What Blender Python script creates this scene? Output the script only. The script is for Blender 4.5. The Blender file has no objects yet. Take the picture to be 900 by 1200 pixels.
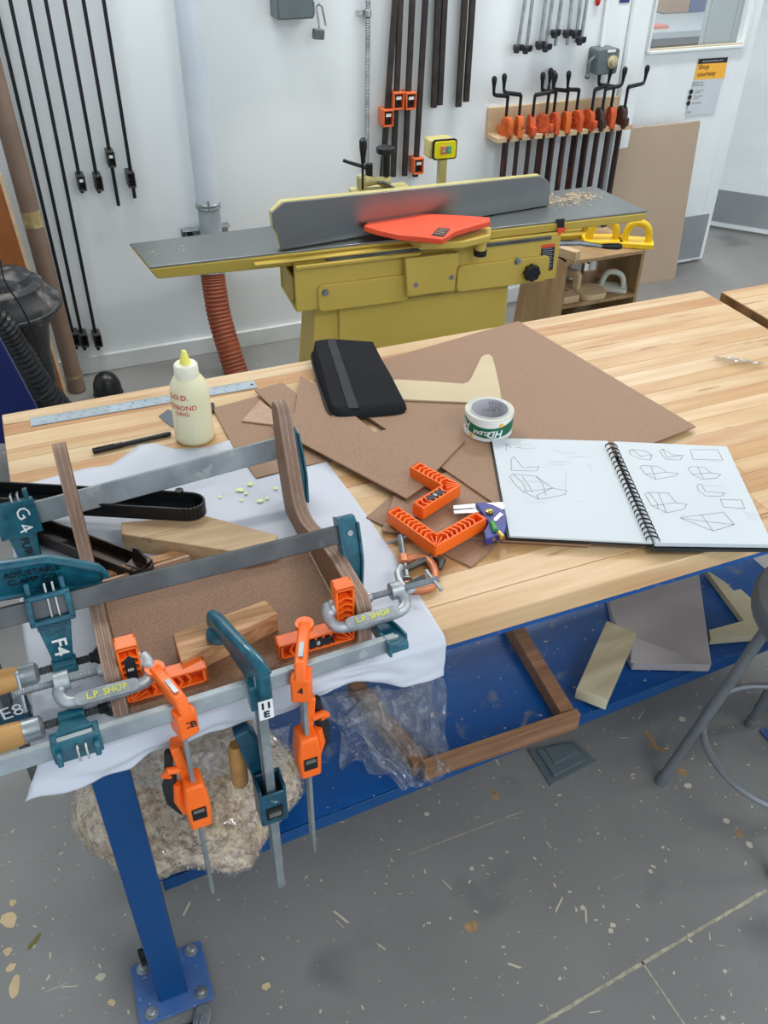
import bpy, bmesh, math, random
from mathutils import Matrix, Vector
rnd = random.Random(7)
sc = bpy.context.scene
COL = sc.collection
R = math.radians
# ------------------------------------------------------------------ camera
F = 1033.411
CR = [[0.9244484595, -0.3810845620, 0.0130231444], [0.2223410979, 0.5664803924, 0.7935139578], [0.3097734950, 0.7306671756, -0.6084126860]]
CP = Vector((0.11823347, -1.69797539, 1.83447247))
cd = bpy.data.cameras.new('camera'); cam = bpy.data.objects.new('camera', cd); COL.objects.link(cam)
cd.sensor_fit = 'HORIZONTAL'; cd.sensor_width = 36; cd.lens = 36 * F / 900; cd.clip_start = .02
cam.matrix_world = Matrix(((CR[0][0], CR[1][0], -CR[2][0], CP.x), (CR[0][1], CR[1][1], -CR[2][1], CP.y), (CR[0][2], CR[1][2], -CR[2][2], CP.z), (0, 0, 0, 1)))
sc.camera = cam
# ------------------------------------------------------------------ world, lights, exposure
w = bpy.data.worlds.new('world'); sc.world = w; w.use_nodes = True
w.node_tree.nodes['Background'].inputs[0].default_value = (.80, .90, 1.0, 1)
w.node_tree.nodes['Background'].inputs[1].default_value = .95
sc.view_settings.view_transform = 'Standard'; sc.view_settings.look = 'None'; sc.view_settings.gamma = 1
sc.view_settings.exposure = 0.32
def area(name, loc, sx, sy, e, aim=None, col=(1, .99, .97)):
    l = bpy.data.lights.new(name, 'AREA'); l.shape = 'RECTANGLE'; l.size = sx; l.size_y = sy; l.energy = e; l.color = col
    o = bpy.data.objects.new(name, l); COL.objects.link(o); o.location = loc
    if aim: o.rotation_euler = (Vector(aim) - Vector(loc)).to_track_quat('-Z', 'Y').to_euler()
    return o
CEIL = 3.15
area('ceiling_light', (.4, 1.3, CEIL - .06), 1.3, .25, 28)
area('ceiling_light', (2.6, 1.3, CEIL - .06), 1.3, .25, 33)
area('ceiling_light', (1.6, -2.5, CEIL - .06), 1.3, .25, 27)
area('ceiling_light', (3.9, -1.4, CEIL - .06), 1.3, .25, 14)
area('ceiling_light', (3.9, 3.2, CEIL - .06), 1.3, .3, 45)
# ------------------------------------------------------------------ pixel rays to points on real planes
def ray(x, y):
    a, b, c = (x - 450) / F, (600 - y) / F, 1.0
    return Vector((CR[0][0]*a+CR[1][0]*b+CR[2][0]*c, CR[0][1]*a+CR[1][1]*b+CR[2][1]*c, CR[0][2]*a+CR[1][2]*b+CR[2][2]*c))
def PZ(x, y, z): d = ray(x, y); return CP + d * ((z - CP.z) / d.z)
def PY(x, y, Y): d = ray(x, y); return CP + d * ((Y - CP.y) / d.y)
def PX(x, y, X): d = ray(x, y); return CP + d * ((X - CP.x) / d.x)
# ------------------------------------------------------------------ mesh builder
ROOTM = {}
class MB:
    def __init__(s, M=None): s.v = []; s.f = []; s.M = M or Matrix()
    def add(s, vs, fs):
        n = len(s.v); s.v += [s.M @ Vector(p) for p in vs]; s.f += [tuple(n + i for i in f) for f in fs]; return s
    def box(s, c, d, A=None):
        A = A or Matrix(); c = Vector(c); vs = []
        for i in (-.5, .5):
            for j in (-.5, .5):
                for k in (-.5, .5): vs.append(c + A.to_3x3() @ Vector((i * d[0], j * d[1], k * d[2])))
        return s.add(vs, [(0, 1, 3, 2), (4, 6, 7, 5), (0, 4, 5, 1), (2, 3, 7, 6), (0, 2, 6, 4), (1, 5, 7, 3)])
    def bar(s, a, b, w, h, up=(0, 0, 1)):
        a = Vector(a); b = Vector(b); x = (b - a).normalized(); y = Vector(up).cross(x).normalized(); z = x.cross(y)
        return s.box((a + b) / 2, ((b - a).length, w, h), Matrix((x, y, z)).transposed())
    def prism(s, pts, O, ex, ey, t0, t1):
        O = Vector(O); ex = Vector(ex).normalized(); ey = Vector(ey).normalized(); ez = ex.cross(ey); n = len(pts)
        vs = [O + ex * p[0] + ey * p[1] + ez * t for t in (t0, t1) for p in pts]
        return s.add(vs, [tuple(range(n))[::-1], tuple(range(n, 2 * n))] + [(i, (i + 1) % n, n + (i + 1) % n, n + i) for i in range(n)])
    def poly(s, P3, dirv, t):
        """closed outline of 3-D points thickened along dirv by t"""
        d = Vector(dirv).normalized() * t; n = len(P3); vs = [Vector(p) for p in P3] + [Vector(p) + d for p in P3]
        return s.add(vs, [tuple(range(n))[::-1], tuple(range(n, 2 * n))] + [(i, (i + 1) % n, n + (i + 1) % n, n + i) for i in range(n)])
    def hexa(s, b4, t4):
        return s.add(list(b4) + list(t4), [(3, 2, 1, 0), (4, 5, 6, 7), (0, 1, 5, 4), (1, 2, 6, 5), (2, 3, 7, 6), (3, 0, 4, 7)])
    def tube(s, pts, r, n=10, closed=False, flat=None):
        pts = [Vector(p) for p in pts]; m = len(pts); rr = r if isinstance(r, (list, tuple)) else [r] * m
        t = [(pts[(i + 1) % m] - pts[i - 1]) if closed else (pts[min(i + 1, m - 1)] - pts[max(i - 1, 0)]) for i in range(m)]
        t = [a.normalized() for a in t]; nrm = t[0].orthogonal().normalized(); vs = []
        for i in range(m):
            nrm = (nrm - t[i] * nrm.dot(t[i])).normalized(); bn = t[i].cross(nrm)
            for k in range(n):
                a = 2 * math.pi * k / n; vs.append(pts[i] + (nrm * math.cos(a) + bn * math.sin(a)) * rr[i])
        fs = []
        for i in range(m if closed else m - 1):
            j = (i + 1) % m
            for k in range(n): fs.append((i * n + k, i * n + (k + 1) % n, j * n + (k + 1) % n, j * n + k))
        if not closed: fs += [tuple(range(n))[::-1], tuple((m - 1) * n + k for k in range(n))]
        return s.add(vs, fs)
    def lathe(s, prof, O=(0, 0, 0), ax=(0, 0, 1), n=24, cap=True, sc_=(1, 1)):
        O = Vector(O); ax = Vector(ax).normalized(); u = ax.orthogonal().normalized(); v = ax.cross(u); m = len(prof)
        vs = [O + ax * h + (u * math.cos(2 * math.pi * k / n) * sc_[0] + v * math.sin(2 * math.pi * k / n) * sc_[1]) * r for r, h in prof for k in range(n)]
        fs = [(i * n + k, i * n + (k + 1) % n, (i + 1) * n + (k + 1) % n, (i + 1) * n + k) for i in range(m - 1) for k in range(n)]
        if cap: fs += [tuple(range(n))[::-1], tuple((m - 1) * n + k for k in range(n))]
        return s.add(vs, fs)
    def rod(s, a, b, r, n=14): a = Vector(a); b = Vector(b); return s.lathe([(r, 0), (r, (b - a).length)], a, b - a, n)
    def screw(s, a, b, r, pitch=.004, n=12):
        a = Vector(a); b = Vector(b); L = (b - a).length; k = max(2, int(L / pitch)); p = []
        for i in range(k): p += [(r, i * L / k), (r * .78, (i + .5) * L / k)]
        p.append((r, L)); return s.lathe(p, a, b - a, n)
    def ball(s, c, r, n=14, sq=(1, 1, 1)):
        vs = []; fs = []; c = Vector(c); m = max(6, n // 2 + 1)
        for i in range(m + 1):
            th = math.pi * i / m
            for k in range(n): a = 2 * math.pi * k / n; vs.append(c + Vector((math.sin(th) * math.cos(a) * r * sq[0], math.sin(th) * math.sin(a) * r * sq[1], math.cos(th) * r * sq[2])))
        for i in range(m):
            for k in range(n): fs.append((i * n + k, i * n + (k + 1) % n, (i + 1) * n + (k + 1) % n, (i + 1) * n + k))
        return s.add(vs, fs)
    def grid(s, rows, thick=None):
        m = len(rows); n = len(rows[0]); vs = [p for r in rows for p in r]
        fs = [(i * n + j, i * n + j + 1, (i + 1) * n + j + 1, (i + 1) * n + j) for i in range(m - 1) for j in range(n - 1)]
        return s.add(vs, fs)
    def ribbon(s, pts, nrm, w):
        """flat pen line along pts on a surface with normal nrm"""
        nrm = Vector(nrm); pts = [Vector(p) for p in pts]
        for a, b in zip(pts, pts[1:]):
            if (b - a).length < 1e-6: continue
            d = (b - a).normalized(); q = nrm.cross(d).normalized() * w / 2
            s.add([a - q - d * w * .3, b - q + d * w * .3, b + q + d * w * .3, a + q - d * w * .3], [(0, 1, 2, 3)])
        return s
    def text(s, st, size, O, ex, ey, off=.0006, mapf=None, align='CENTER', extr=0, shear=0, bold=0):
        c = bpy.data.curves.new('t', 'FONT'); c.body = st; c.size = size; c.align_x = align; c.align_y = 'CENTER'; c.resolution_u = 2; c.shear = shear; c.offset = bold; c.extrude = extr
        o = bpy.data.objects.new('t', c); me = bpy.data.meshes.new_from_object(o)
        O = Vector(O); ex = Vector(ex).normalized(); ey = Vector(ey).normalized(); ez = ex.cross(ey)
        f = mapf or (lambda p: O + ex * p.x + ey * p.y + ez * (off + p.z))
        s.add([f(v.co) for v in me.vertices], [tuple(p.vertices) for p in me.polygons])
        bpy.data.meshes.remove(me); bpy.data.objects.remove(o); bpy.data.curves.remove(c); return s
    def build(s, name, mat, parent=None, bevel=0, smooth=40, seg=2, col=None, kind=None, label=None, recalc=True, local=False, sub=0):
        me = bpy.data.meshes.new(name); I = Matrix()
        r = parent
        while r is not None and r.parent is not None: r = r.parent
        if r is not None and not local and r.name in ROOTM: I = ROOTM[r.name].inverted()
        me.from_pydata([I @ p for p in s.v], [], s.f)
        if recalc:
            b = bmesh.new(); b.from_mesh(me); bmesh.ops.recalc_face_normals(b, faces=b.faces); b.to_mesh(me); b.free()
        o = bpy.data.objects.new(name, me); COL.objects.link(o)
        if smooth:
            me.shade_smooth()
            me.set_sharp_from_angle(angle=R(smooth))
        if bevel:
            m = o.modifiers.new('b', 'BEVEL'); m.width = bevel; m.segments = seg; m.limit_method = 'ANGLE'; m.angle_limit = R(35); m.harden_normals = False
        if sub:
            m = o.modifiers.new('s', 'SUBSURF'); m.levels = sub; m.render_levels = sub
        me.materials.append(mat)
        if parent: o.parent = parent
        if col: o.color = (*col, 1)
        if kind: o['kind'] = kind
        if label: o['label'] = label
        return o
def thing(name, label, cat, loc=(0, 0, 0), rotz=0, group=None):
    o = bpy.data.objects.new(name, None); COL.objects.link(o); o.empty_display_size = .02
    o.location = loc; o.rotation_euler = (0, 0, rotz); o['label'] = label; o['category'] = cat
    if group: o['group'] = group
    ROOTM[o.name] = Matrix.Translation(Vector(loc)) @ Matrix.Rotation(rotz, 4, 'Z')
    return o
def tag(o, label, cat, group=None, kind=None):
    o['label'] = label; o['category'] = cat
    if group: o['group'] = group
    if kind: o['kind'] = kind
    return o
def struct(o): o['kind'] = 'structure'; return o
def dup(root, loc, rotz=0, label=None):
    r = root.copy(); COL.objects.link(r); r.location = loc; r.rotation_euler = (0, 0, rotz)
    if label: r['label'] = label
    for ch in list(root.children):
        c = ch.copy(); COL.objects.link(c); c.parent = r
        for g in ch.children:
            d = g.copy(); COL.objects.link(d); d.parent = c
    return r
def frame(O, ex, ey):
    O = Vector(O); ex = Vector(ex).normalized(); ey = (Vector(ey) - ex * Vector(ey).dot(ex)).normalized(); ez = ex.cross(ey)
    m = Matrix((ex, ey, ez)).transposed().to_4x4(); m.translation = O; return m
def rrect(w, h, r, n=4, cx=0, cy=0):
    p = []
    for qx, qy, a0 in ((1, 1, 0), (-1, 1, 90), (-1, -1, 180), (1, -1, 270)):
        for i in range(n + 1): a = R(a0 + 90 * i / n); p.append((cx + qx * (w / 2 - r) + r * math.cos(a), cy + qy * (h / 2 - r) + r * math.sin(a)))
    return p
def arc(cx, cy, r, a0, a1, n): return [(cx + r * math.cos(R(a0 + (a1 - a0) * i / n)), cy + r * math.sin(R(a0 + (a1 - a0) * i / n))) for i in range(n + 1)]
# ------------------------------------------------------------------ materials
def lin(c):
    f = lambda x: x / 12.92 if x <= .04045 else ((x + .055) / 1.055) ** 2.4
    return tuple(f(x / 255) for x in c) + (1,)
MATS = {}
def mat(name, c1, c2=None, rough=.5, metal=0, scale=8, st=(1, 1, 1), bump=0, bscale=None, lo=.35, hi=.65, tint=False, spec=.5, trans=0, alpha=1, ior=1.45, coat=0, detail=5, rvar=0, world=False, sss=0, bdist=.002):
    if name in MATS: return MATS[name]
    m = bpy.data.materials.new(name); m.use_nodes = True; nt = m.node_tree; N = nt.nodes; L = nt.links; b = N['Principled BSDF']; MATS[name] = m
    b.inputs['Roughness'].default_value = rough; b.inputs['Metallic'].default_value = metal; b.inputs['Base Color'].default_value = lin(c1)
    b.inputs['Specular IOR Level'].default_value = spec; b.inputs['Transmission Weight'].default_value = trans; b.inputs['Alpha'].default_value = alpha; b.inputs['IOR'].default_value = ior; b.inputs['Coat Weight'].default_value = coat
    if sss: b.inputs['Subsurface Weight'].default_value = sss; b.inputs['Subsurface Radius'].default_value = (.01, .01, .006)
    tc = N.new('ShaderNodeTexCoord'); oi = N.new('ShaderNodeObjectInfo'); mp = N.new('ShaderNodeMapping'); mp.inputs['Scale'].default_value = st
    ad = N.new('ShaderNodeVectorMath'); ad.operation = 'ADD'; ml = N.new('ShaderNodeVectorMath'); ml.operation = 'SCALE'
    cb = N.new('ShaderNodeCombineXYZ')
    for i in range(3): L.new(oi.outputs['Random'], cb.inputs[i])
    L.new(cb.outputs[0], ml.inputs[0]); ml.inputs['Scale'].default_value = 0 if world else 7.3
    L.new(tc.outputs['Object'], ad.inputs[0]); L.new(ml.outputs[0], ad.inputs[1]); L.new(ad.outputs[0], mp.inputs[0])
    m['_'] = 1
    if c2:
        n = N.new('ShaderNodeTexNoise'); n.inputs['Scale'].default_value = scale; n.inputs['Detail'].default_value = detail; L.new(mp.outputs[0], n.inputs['Vector'])
        cr = N.new('ShaderNodeValToRGB'); cr.color_ramp.elements[0].color = lin(c1); cr.color_ramp.elements[1].color = lin(c2); cr.color_ramp.elements[0].position = lo; cr.color_ramp.elements[1].position = hi
        L.new(n.outputs['Fac'], cr.inputs[0]); out = cr.outputs[0]
        if tint:
            mx = N.new('ShaderNodeMix'); mx.data_type = 'RGBA'; mx.blend_type = 'MULTIPLY'; mx.inputs[0].default_value = 1; L.new(out, mx.inputs[6]); L.new(oi.outputs['Color'], mx.inputs[7]); out = mx.outputs[2]
        L.new(out, b.inputs['Base Color'])
        if rvar:
            mr = N.new('ShaderNodeMapRange'); mr.inputs['To Min'].default_value = rough - rvar; mr.inputs['To Max'].default_value = rough + rvar; L.new(n.outputs['Fac'], mr.inputs[0]); L.new(mr.outputs[0], b.inputs['Roughness'])
    if bump:
        n2 = N.new('ShaderNodeTexNoise'); n2.inputs['Scale'].default_value = bscale or scale; n2.inputs['Detail'].default_value = 4; L.new(mp.outputs[0], n2.inputs['Vector'])
        bp = N.new('ShaderNodeBump'); bp.inputs['Strength'].default_value = bump; bp.inputs['Distance'].default_value = bdist; L.new(n2.outputs['Fac'], bp.inputs['Height']); L.new(bp.outputs[0], b.inputs['Normal'])
    return m
def layer(m, col, scale, thr, width=.02, st=(1, 1, 1), kind='noise', fac=1, rand=1, detail=3, coord='Object', dist=0):
    """adds spots, streaks or dust of another colour over a material"""
    nt = m.node_tree; N = nt.nodes; L = nt.links; b = N['Principled BSDF']; bc = b.inputs['Base Color']
    tc = N.new('ShaderNodeTexCoord'); mp = N.new('ShaderNodeMapping'); mp.inputs['Scale'].default_value = st
    oi = N.new('ShaderNodeObjectInfo'); ad = N.new('ShaderNodeVectorMath'); ml = N.new('ShaderNodeVectorMath'); ml.operation = 'SCALE'; cb = N.new('ShaderNodeCombineXYZ')
    for i in range(3): L.new(oi.outputs['Random'], cb.inputs[i])
    L.new(cb.outputs[0], ml.inputs[0]); ml.inputs['Scale'].default_value = 5 * rand; L.new(tc.outputs[coord], ad.inputs[0]); L.new(ml.outputs[0], ad.inputs[1]); L.new(ad.outputs[0], mp.inputs[0])
    if kind == 'noise': t = N.new('ShaderNodeTexNoise'); t.inputs['Scale'].default_value = scale; t.inputs['Detail'].default_value = detail; t.inputs['Distortion'].default_value = dist; o = t.outputs['Fac']; a, c = thr, thr + width
    else: t = N.new('ShaderNodeTexVoronoi'); t.inputs['Scale'].default_value = scale; o = t.outputs['Distance']; a, c = thr + width, thr
    L.new(mp.outputs[0], t.inputs['Vector'])
    mr = N.new('ShaderNodeMapRange'); mr.inputs['From Min'].default_value = a; mr.inputs['From Max'].default_value = c; mr.inputs['To Max'].default_value = fac; L.new(o, mr.inputs[0])
    mx = N.new('ShaderNodeMix'); mx.data_type = 'RGBA'; L.new(mr.outputs[0], mx.inputs[0])
    if bc.links: L.new(bc.links[0].from_socket, mx.inputs[6])
    else: mx.inputs[6].default_value = bc.default_value
    mx.inputs[7].default_value = lin(col); L.new(mx.outputs[2], bc); return m
wallp = mat('wall_paint', (233, 238, 239), (228, 233, 235), rough=.5, scale=1.5, bump=.05, bscale=60)

trimp = mat('white_trim', (236, 241, 241), (228, 233, 233), rough=.4, scale=4)
baseb = mat('baseboard_paint', (226, 230, 228), (212, 216, 215), rough=.5, scale=6)
floorm = mat('floor_paint', (136, 135, 132), (124, 123, 121), rough=.42, scale=2.2, bump=.06, bscale=40, rvar=.08, world=True)
layer(floorm, (205, 197, 176), 34, .055, .015, kind='v', rand=0, fac=.8)
layer(floorm, (205, 197, 176), 11, .045, .008, kind='v', rand=0, fac=.8)
layer(floorm, (150, 146, 135), 60, .70, .03, rand=0, fac=.7, detail=2)
layer(floorm, (170, 168, 160), 16, .745, .01, st=(1, 9, 1), rand=0, fac=.7, detail=2, dist=.5)
layer(floorm, (88, 89, 91), 3, .62, .12, rand=0, fac=.6)
maple = mat('maple_staves', (216, 191, 154), (197, 162, 120), rough=.42, scale=7, st=(.55, 6, 6), tint=True, bump=.04, bscale=14, lo=.3, hi=.72, rvar=.08)
layer(maple, (150, 96, 52), 30, .65, .05, st=(.16, 1.6, 1.6), fac=.6)
layer(maple, (186, 132, 84), 5, .56, .14, st=(.35, 5, 5), fac=.6)
mapleF = mat('maple_front', (226, 196, 150), (196, 156, 110), rough=.5, scale=5, st=(.6, 5, 9), bump=.04)
layer(mapleF, (140, 95, 58), 28, .68, .05, st=(.15, 1.6, 1.6), fac=.6)
layer(mapleF, (150, 130, 100), 3, .55, .2, fac=.5)
endg = mat('end_grain', (150, 112, 68), (96, 64, 36), rough=.6, scale=10, tint=True)
blue = mat('blue_leg_paint', (4, 74, 132), (3, 68, 124), rough=.38, scale=4)
bluep = mat('blue_plate_paint', (60, 100, 160), (84, 110, 158), rough=.45, scale=14)
layer(bluep, (205, 205, 205), 120, .68, .03, fac=.7)
blues = mat('blue_shelf_paint', (14, 84, 156), (10, 70, 136), rough=.3, scale=5, rvar=.1)
layer(blues, (128, 128, 122), 12, .60, .10, fac=.5, detail=8, dist=1)
layer(blues, (190, 180, 160), 90, .70, .02, fac=.8)
teal = mat('teal_hammertone', (20, 100, 116), (12, 74, 94), rough=.30, scale=60, bump=.35, bscale=120, coat=.3, bdist=.001)
teald = mat('teal_dark', (26, 84, 106), (16, 62, 82), rough=.32, scale=40, bump=.3, bscale=120, coat=.2, bdist=.001)
layer(teald, (150, 180, 190), 40, .70, .02, fac=.6)
steel = mat('bar_steel', (160, 168, 170), (134, 142, 146), rough=.42, metal=.55, scale=18, rvar=.1)
layer(steel, (176, 184, 184), 26, .62, .04, fac=.6)
steeld = mat('bar_steel_dark', (104, 106, 106), (80, 82, 84), rough=.45, metal=.55, scale=14, rvar=.1)
layer(steeld, (150, 146, 138), 22, .66, .06, fac=.4)
chrome = mat('bright_metal', (200, 200, 198), (170, 170, 168), rough=.25, metal=1, scale=30)
zinc = mat('galvanised', (170, 176, 180), (140, 146, 150), rough=.4, metal=.7, scale=30)
cast = mat('cast_silver', (188, 192, 194), (150, 156, 160), rough=.45, metal=.6, scale=50, bump=.4, bscale=90)
iron = mat('black_iron', (30, 31, 33), (20, 21, 23), rough=.45, scale=20, metal=.3)
pipeb = mat('pipe_brown_black', (66, 58, 54), (50, 45, 43), rough=.5, metal=.4, scale=20)
rustb = mat('rusty_bar', (66, 42, 36), (40, 30, 28), rough=.55, metal=.3, scale=14, st=(2, 2, .5))
layer(rustb, (128, 56, 34), 9, .62, .05, st=(2, 2, .4), fac=.7)
orange = mat('orange_plastic', (255, 116, 34), (252, 106, 26), rough=.38, scale=10)
oranged = mat('orange_recess_shade', (206, 70, 14), rough=.5)  # deeper copy of the orange plastic, standing in for shade inside pockets
orangec = mat('orange_casting', (208, 92, 44), (178, 68, 34), rough=.5, scale=30)
layer(orangec, (70, 46, 36), 40, .66, .04, fac=.8)
orangep = mat('orange_paint_casting', (232, 116, 64), (220, 102, 54), rough=.45, scale=20)
rubber = mat('black_rubber', (24, 25, 26), (32, 32, 33), rough=.6, scale=20)
blackp = mat('black_plastic', (20, 21, 23), (28, 29, 31), rough=.35, scale=10)
dusty = mat('dusty_black', (26, 28, 31), (50, 52, 55), rough=.5, scale=5, lo=.45, hi=.7)
layer(dusty, (150, 146, 140), 14, .52, .16, fac=.6, detail=8, dist=.4)
handle = mat('handle_wood', (206, 160, 98), (184, 134, 76), rough=.4, scale=6, st=(1, 8, 8))
mdf = mat('hardboard', (156, 123, 97), (143, 112, 88), rough=.62, scale=260, detail=8, bump=.1, bscale=200)
layer(mdf, (140, 106, 86), 5, .6, .2, fac=.25)
mdfl = mat('hardboard_light', (182, 150, 126), (172, 140, 116), rough=.6, scale=50, detail=8)
mdfd = mat('hardboard_dark', (146, 110, 82), (118, 86, 62), rough=.6, scale=280, detail=8, bump=.1, bscale=200)
edge = mat('hardboard_edge', (92, 66, 50), (74, 54, 42), rough=.7, scale=40)
ply1 = mat('laminate_light', (164, 136, 118), (150, 122, 106), rough=.6, scale=20, st=(1, 3, 3))
ply2 = mat('laminate_dark', (96, 70, 54), (82, 58, 46), rough=.7, scale=20)
oak = mat('oak', (208, 162, 116), (172, 124, 82), rough=.55, scale=16, st=(.4, 9, 9), bump=.1, bscale=30)
layer(oak, (140, 92, 56), 36, .60, .05, st=(.15, 2, 2), fac=.7)
pine = mat('board_wood', (196, 168, 130), (162, 132, 98), rough=.6, scale=5, st=(.7, 6, 6))
layer(pine, (120, 86, 52), 6, .6, .06, st=(.3, 6, 6), fac=.6, dist=1)
walnut = mat('frame_wood', (156, 116, 86), (130, 94, 68), rough=.6, scale=8, st=(.8, 8, 8))
layer(walnut, (96, 66, 48), 14, .62, .05, st=(.3, 4, 4), fac=.6)
paper = mat('paper', (204, 207, 216), (198, 202, 211), rough=.75, scale=3, bump=.25, bscale=5, bdist=.01, world=True)
glue = mat('dried_glue', (226, 232, 150), rough=.35)
pagem = mat('sketch_page', (206, 212, 215), (201, 208, 211), rough=.7, scale=3)
pencil = mat('pencil_line', (92, 96, 100), rough=.8)
pencill = mat('faint_pencil_line', (186, 190, 193), rough=.8)
ink = mat('black_ink', (22, 22, 24), rough=.6)
redink = mat('red_marker', (205, 50, 40), rough=.5)
whitep = mat('white_paint', (232, 234, 232), rough=.5)
yelp = mat('yellow_marker', (214, 214, 90), rough=.5)
cream = mat('bottle_plastic', (240, 234, 200), (234, 228, 188), rough=.35, scale=6, sss=.3)
capm = mat('bottle_cap', (238, 236, 214), rough=.4, sss=.3)
yelc = mat('yellow_nozzle', (240, 232, 110), rough=.4)
fabric = mat('black_fabric', (40, 41, 45), (32, 33, 36), rough=.9, scale=300, bump=.4, bscale=500, spec=.15)
layer(fabric, (110, 110, 112), 90, .74, .03, fac=.5)
zipm = mat('zip_tape', (44, 45, 48), rough=.8)
jgreen = mat('machine_paint', (206, 178, 84), (200, 172, 78), rough=.38, scale=5)
jgreend = mat('machine_paint_yellow', (200, 190, 128), (190, 180, 118), rough=.4, scale=5)
jsteel = mat('ground_steel', (150, 152, 150), (144, 146, 145), rough=.3, metal=.95, scale=3)
layer(jsteel, (205, 198, 180), 150, .78, .02, fac=.3)
guardm = mat('guard_red', (238, 88, 54), (234, 80, 48), rough=.42, scale=5)
greyb = mat('electrical_grey', (98, 108, 112), (90, 100, 104), rough=.45, scale=10)
yelm = mat('switch_yellow', (236, 220, 20), rough=.4)
hosem = mat('brown_hose', (150, 74, 44), (122, 58, 36), rough=.5, scale=10)
pipew = mat('duct_white', (206, 214, 222), (196, 205, 214), rough=.4, scale=4)
pipeg = mat('duct_grey', (176, 186, 194), (156, 166, 174), rough=.4, scale=16, metal=.2)
birch = mat('birch_ply', (204, 178, 142), (188, 160, 124), rough=.6, scale=5, st=(.6, 4, 4))
plyb = mat('brown_ply', (168, 138, 98), (140, 110, 74), rough=.6, scale=5, st=(4, 4, .6))
panelm = mat('leaning_panel', (182, 160, 138), (176, 154, 132), rough=.65, scale=3)
kick = mat('kick_plate', (160, 163, 164), (146, 150, 152), rough=.35, metal=.15, scale=3)
yplast = mat('push_block_yellow', (236, 196, 30), (226, 184, 22), rough=.4, scale=8)
wplast = mat('push_block_white', (196, 200, 186), rough=.45)
card = mat('cardboard_tube', (134, 112, 96), (118, 98, 84), rough=.8, scale=6)
tapem = mat('packing_tape', (158, 138, 96), (180, 164, 120), rough=.25, scale=30, lo=.5, hi=.6)
orply = mat('orange_ply', (150, 88, 42), (126, 70, 32), rough=.7, scale=8)
navy = mat('navy_cabinet', (16, 30, 92), (12, 24, 76), rough=.4, scale=8)
greys = mat('stool_grey', (136, 140, 144), (124, 128, 132), rough=.4, metal=.35, scale=12)
greyl = mat('stool_ring_grey', (150, 154, 158), rough=.35, metal=.5)
tapegreen = mat('label_green', (16, 104, 76), rough=.35)
tapeedge = mat('tape_edge', (196, 196, 180), (184, 184, 168), rough=.3, scale=20)
corem = mat('tape_core', (198, 198, 204), rough=.6)
labelk = mat('label_black', (30, 32, 36), rough=.5)
labelo = mat('label_orange', (250, 184, 60), rough=.5)
sawd = mat('wood_shavings', (240, 214, 170), (150, 112, 74), rough=.8, scale=70, lo=.38, hi=.62, bump=1, bscale=70, detail=8, bdist=.006)
layer(sawd, (236, 220, 196), 110, .60, .05, fac=.8, st=(1, .35, 1))
layer(sawd, (110, 78, 52), 90, .64, .04, fac=.8, st=(.4, 1, 1))
chipm = mat('shaving_chip', (240, 222, 190), (206, 176, 136), rough=.7, scale=30)
mgrey = mat('paper_grey', (176, 168, 168), (166, 158, 158), rough=.7, scale=3)
palew = mat('pale_wood', (186, 176, 148), (160, 148, 118), rough=.65, scale=6, st=(1, 4, 1))
cutw = mat('cut_board', (206, 196, 166), (192, 180, 148), rough=.6, scale=6)
indigo = mat('indigo_casting', (44, 52, 130), rough=.4)
brass = mat('brass', (196, 170, 100), rough=.3, metal=1)
vial = mat('green_vial', (60, 150, 70), rough=.2)
copper = mat('copper_paint', (206, 132, 92), (190, 112, 74), rough=.4, metal=.3, scale=40)
tplate = mat('template_board', (202, 184, 150), (194, 176, 142), rough=.6, scale=8)
sandp = mat('grey_scrap', (92, 100, 108), rough=.6)
cork = mat('cork', (170, 112, 60), rough=.8)
def film_mat():
    m = bpy.data.materials.new('clear_film'); m.use_nodes = True; nt = m.node_tree; N = nt.nodes; L = nt.links
    out = N['Material Output']; N.remove(N['Principled BSDF'])
    t = N.new('ShaderNodeBsdfTransparent'); t.inputs[0].default_value = (.95, .96, .97, 1)
    g = N.new('ShaderNodeBsdfGlossy'); g.inputs['Roughness'].default_value = .12
    d = N.new('ShaderNodeBsdfDiffuse'); d.inputs[0].default_value = (.8, .82, .85, 1)
    lw = N.new('ShaderNodeLayerWeight'); lw.inputs[0].default_value = .35
    tc = N.new('ShaderNodeTexCoord'); n = N.new('ShaderNodeTexNoise'); n.inputs['Scale'].default_value = 34; n.inputs['Detail'].default_value = 3; n.inputs['Distortion'].default_value = .6
    bp = N.new('ShaderNodeBump'); bp.inputs['Strength'].default_value = .7; bp.inputs['Distance'].default_value = .004
    L.new(tc.outputs['Object'], n.inputs['Vector']); L.new(n.outputs['Fac'], bp.inputs['Height']); L.new(bp.outputs[0], g.inputs['Normal']); L.new(bp.outputs[0], lw.inputs['Normal'])
    m1 = N.new('ShaderNodeMixShader'); m1.inputs[0].default_value = .12; L.new(t.outputs[0], m1.inputs[1]); L.new(d.outputs[0], m1.inputs[2])
    ma = N.new('ShaderNodeMath'); ma.operation = 'MULTIPLY_ADD'; ma.inputs[1].default_value = .45; ma.inputs[2].default_value = .06; ma.use_clamp = True; L.new(lw.outputs['Facing'], ma.inputs[0])
    m2 = N.new('ShaderNodeMixShader'); L.new(ma.outputs[0], m2.inputs[0]); L.new(m1.outputs[0], m2.inputs[1]); L.new(g.outputs[0], m2.inputs[2])
    L.new(m2.outputs[0], out.inputs[0]); return m
film = film_mat()
glass = bpy.data.materials.new('window_glass'); glass.use_nodes = True
_n = glass.node_tree.nodes; _l = glass.node_tree.links; _n.remove(_n['Principled BSDF'])
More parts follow.
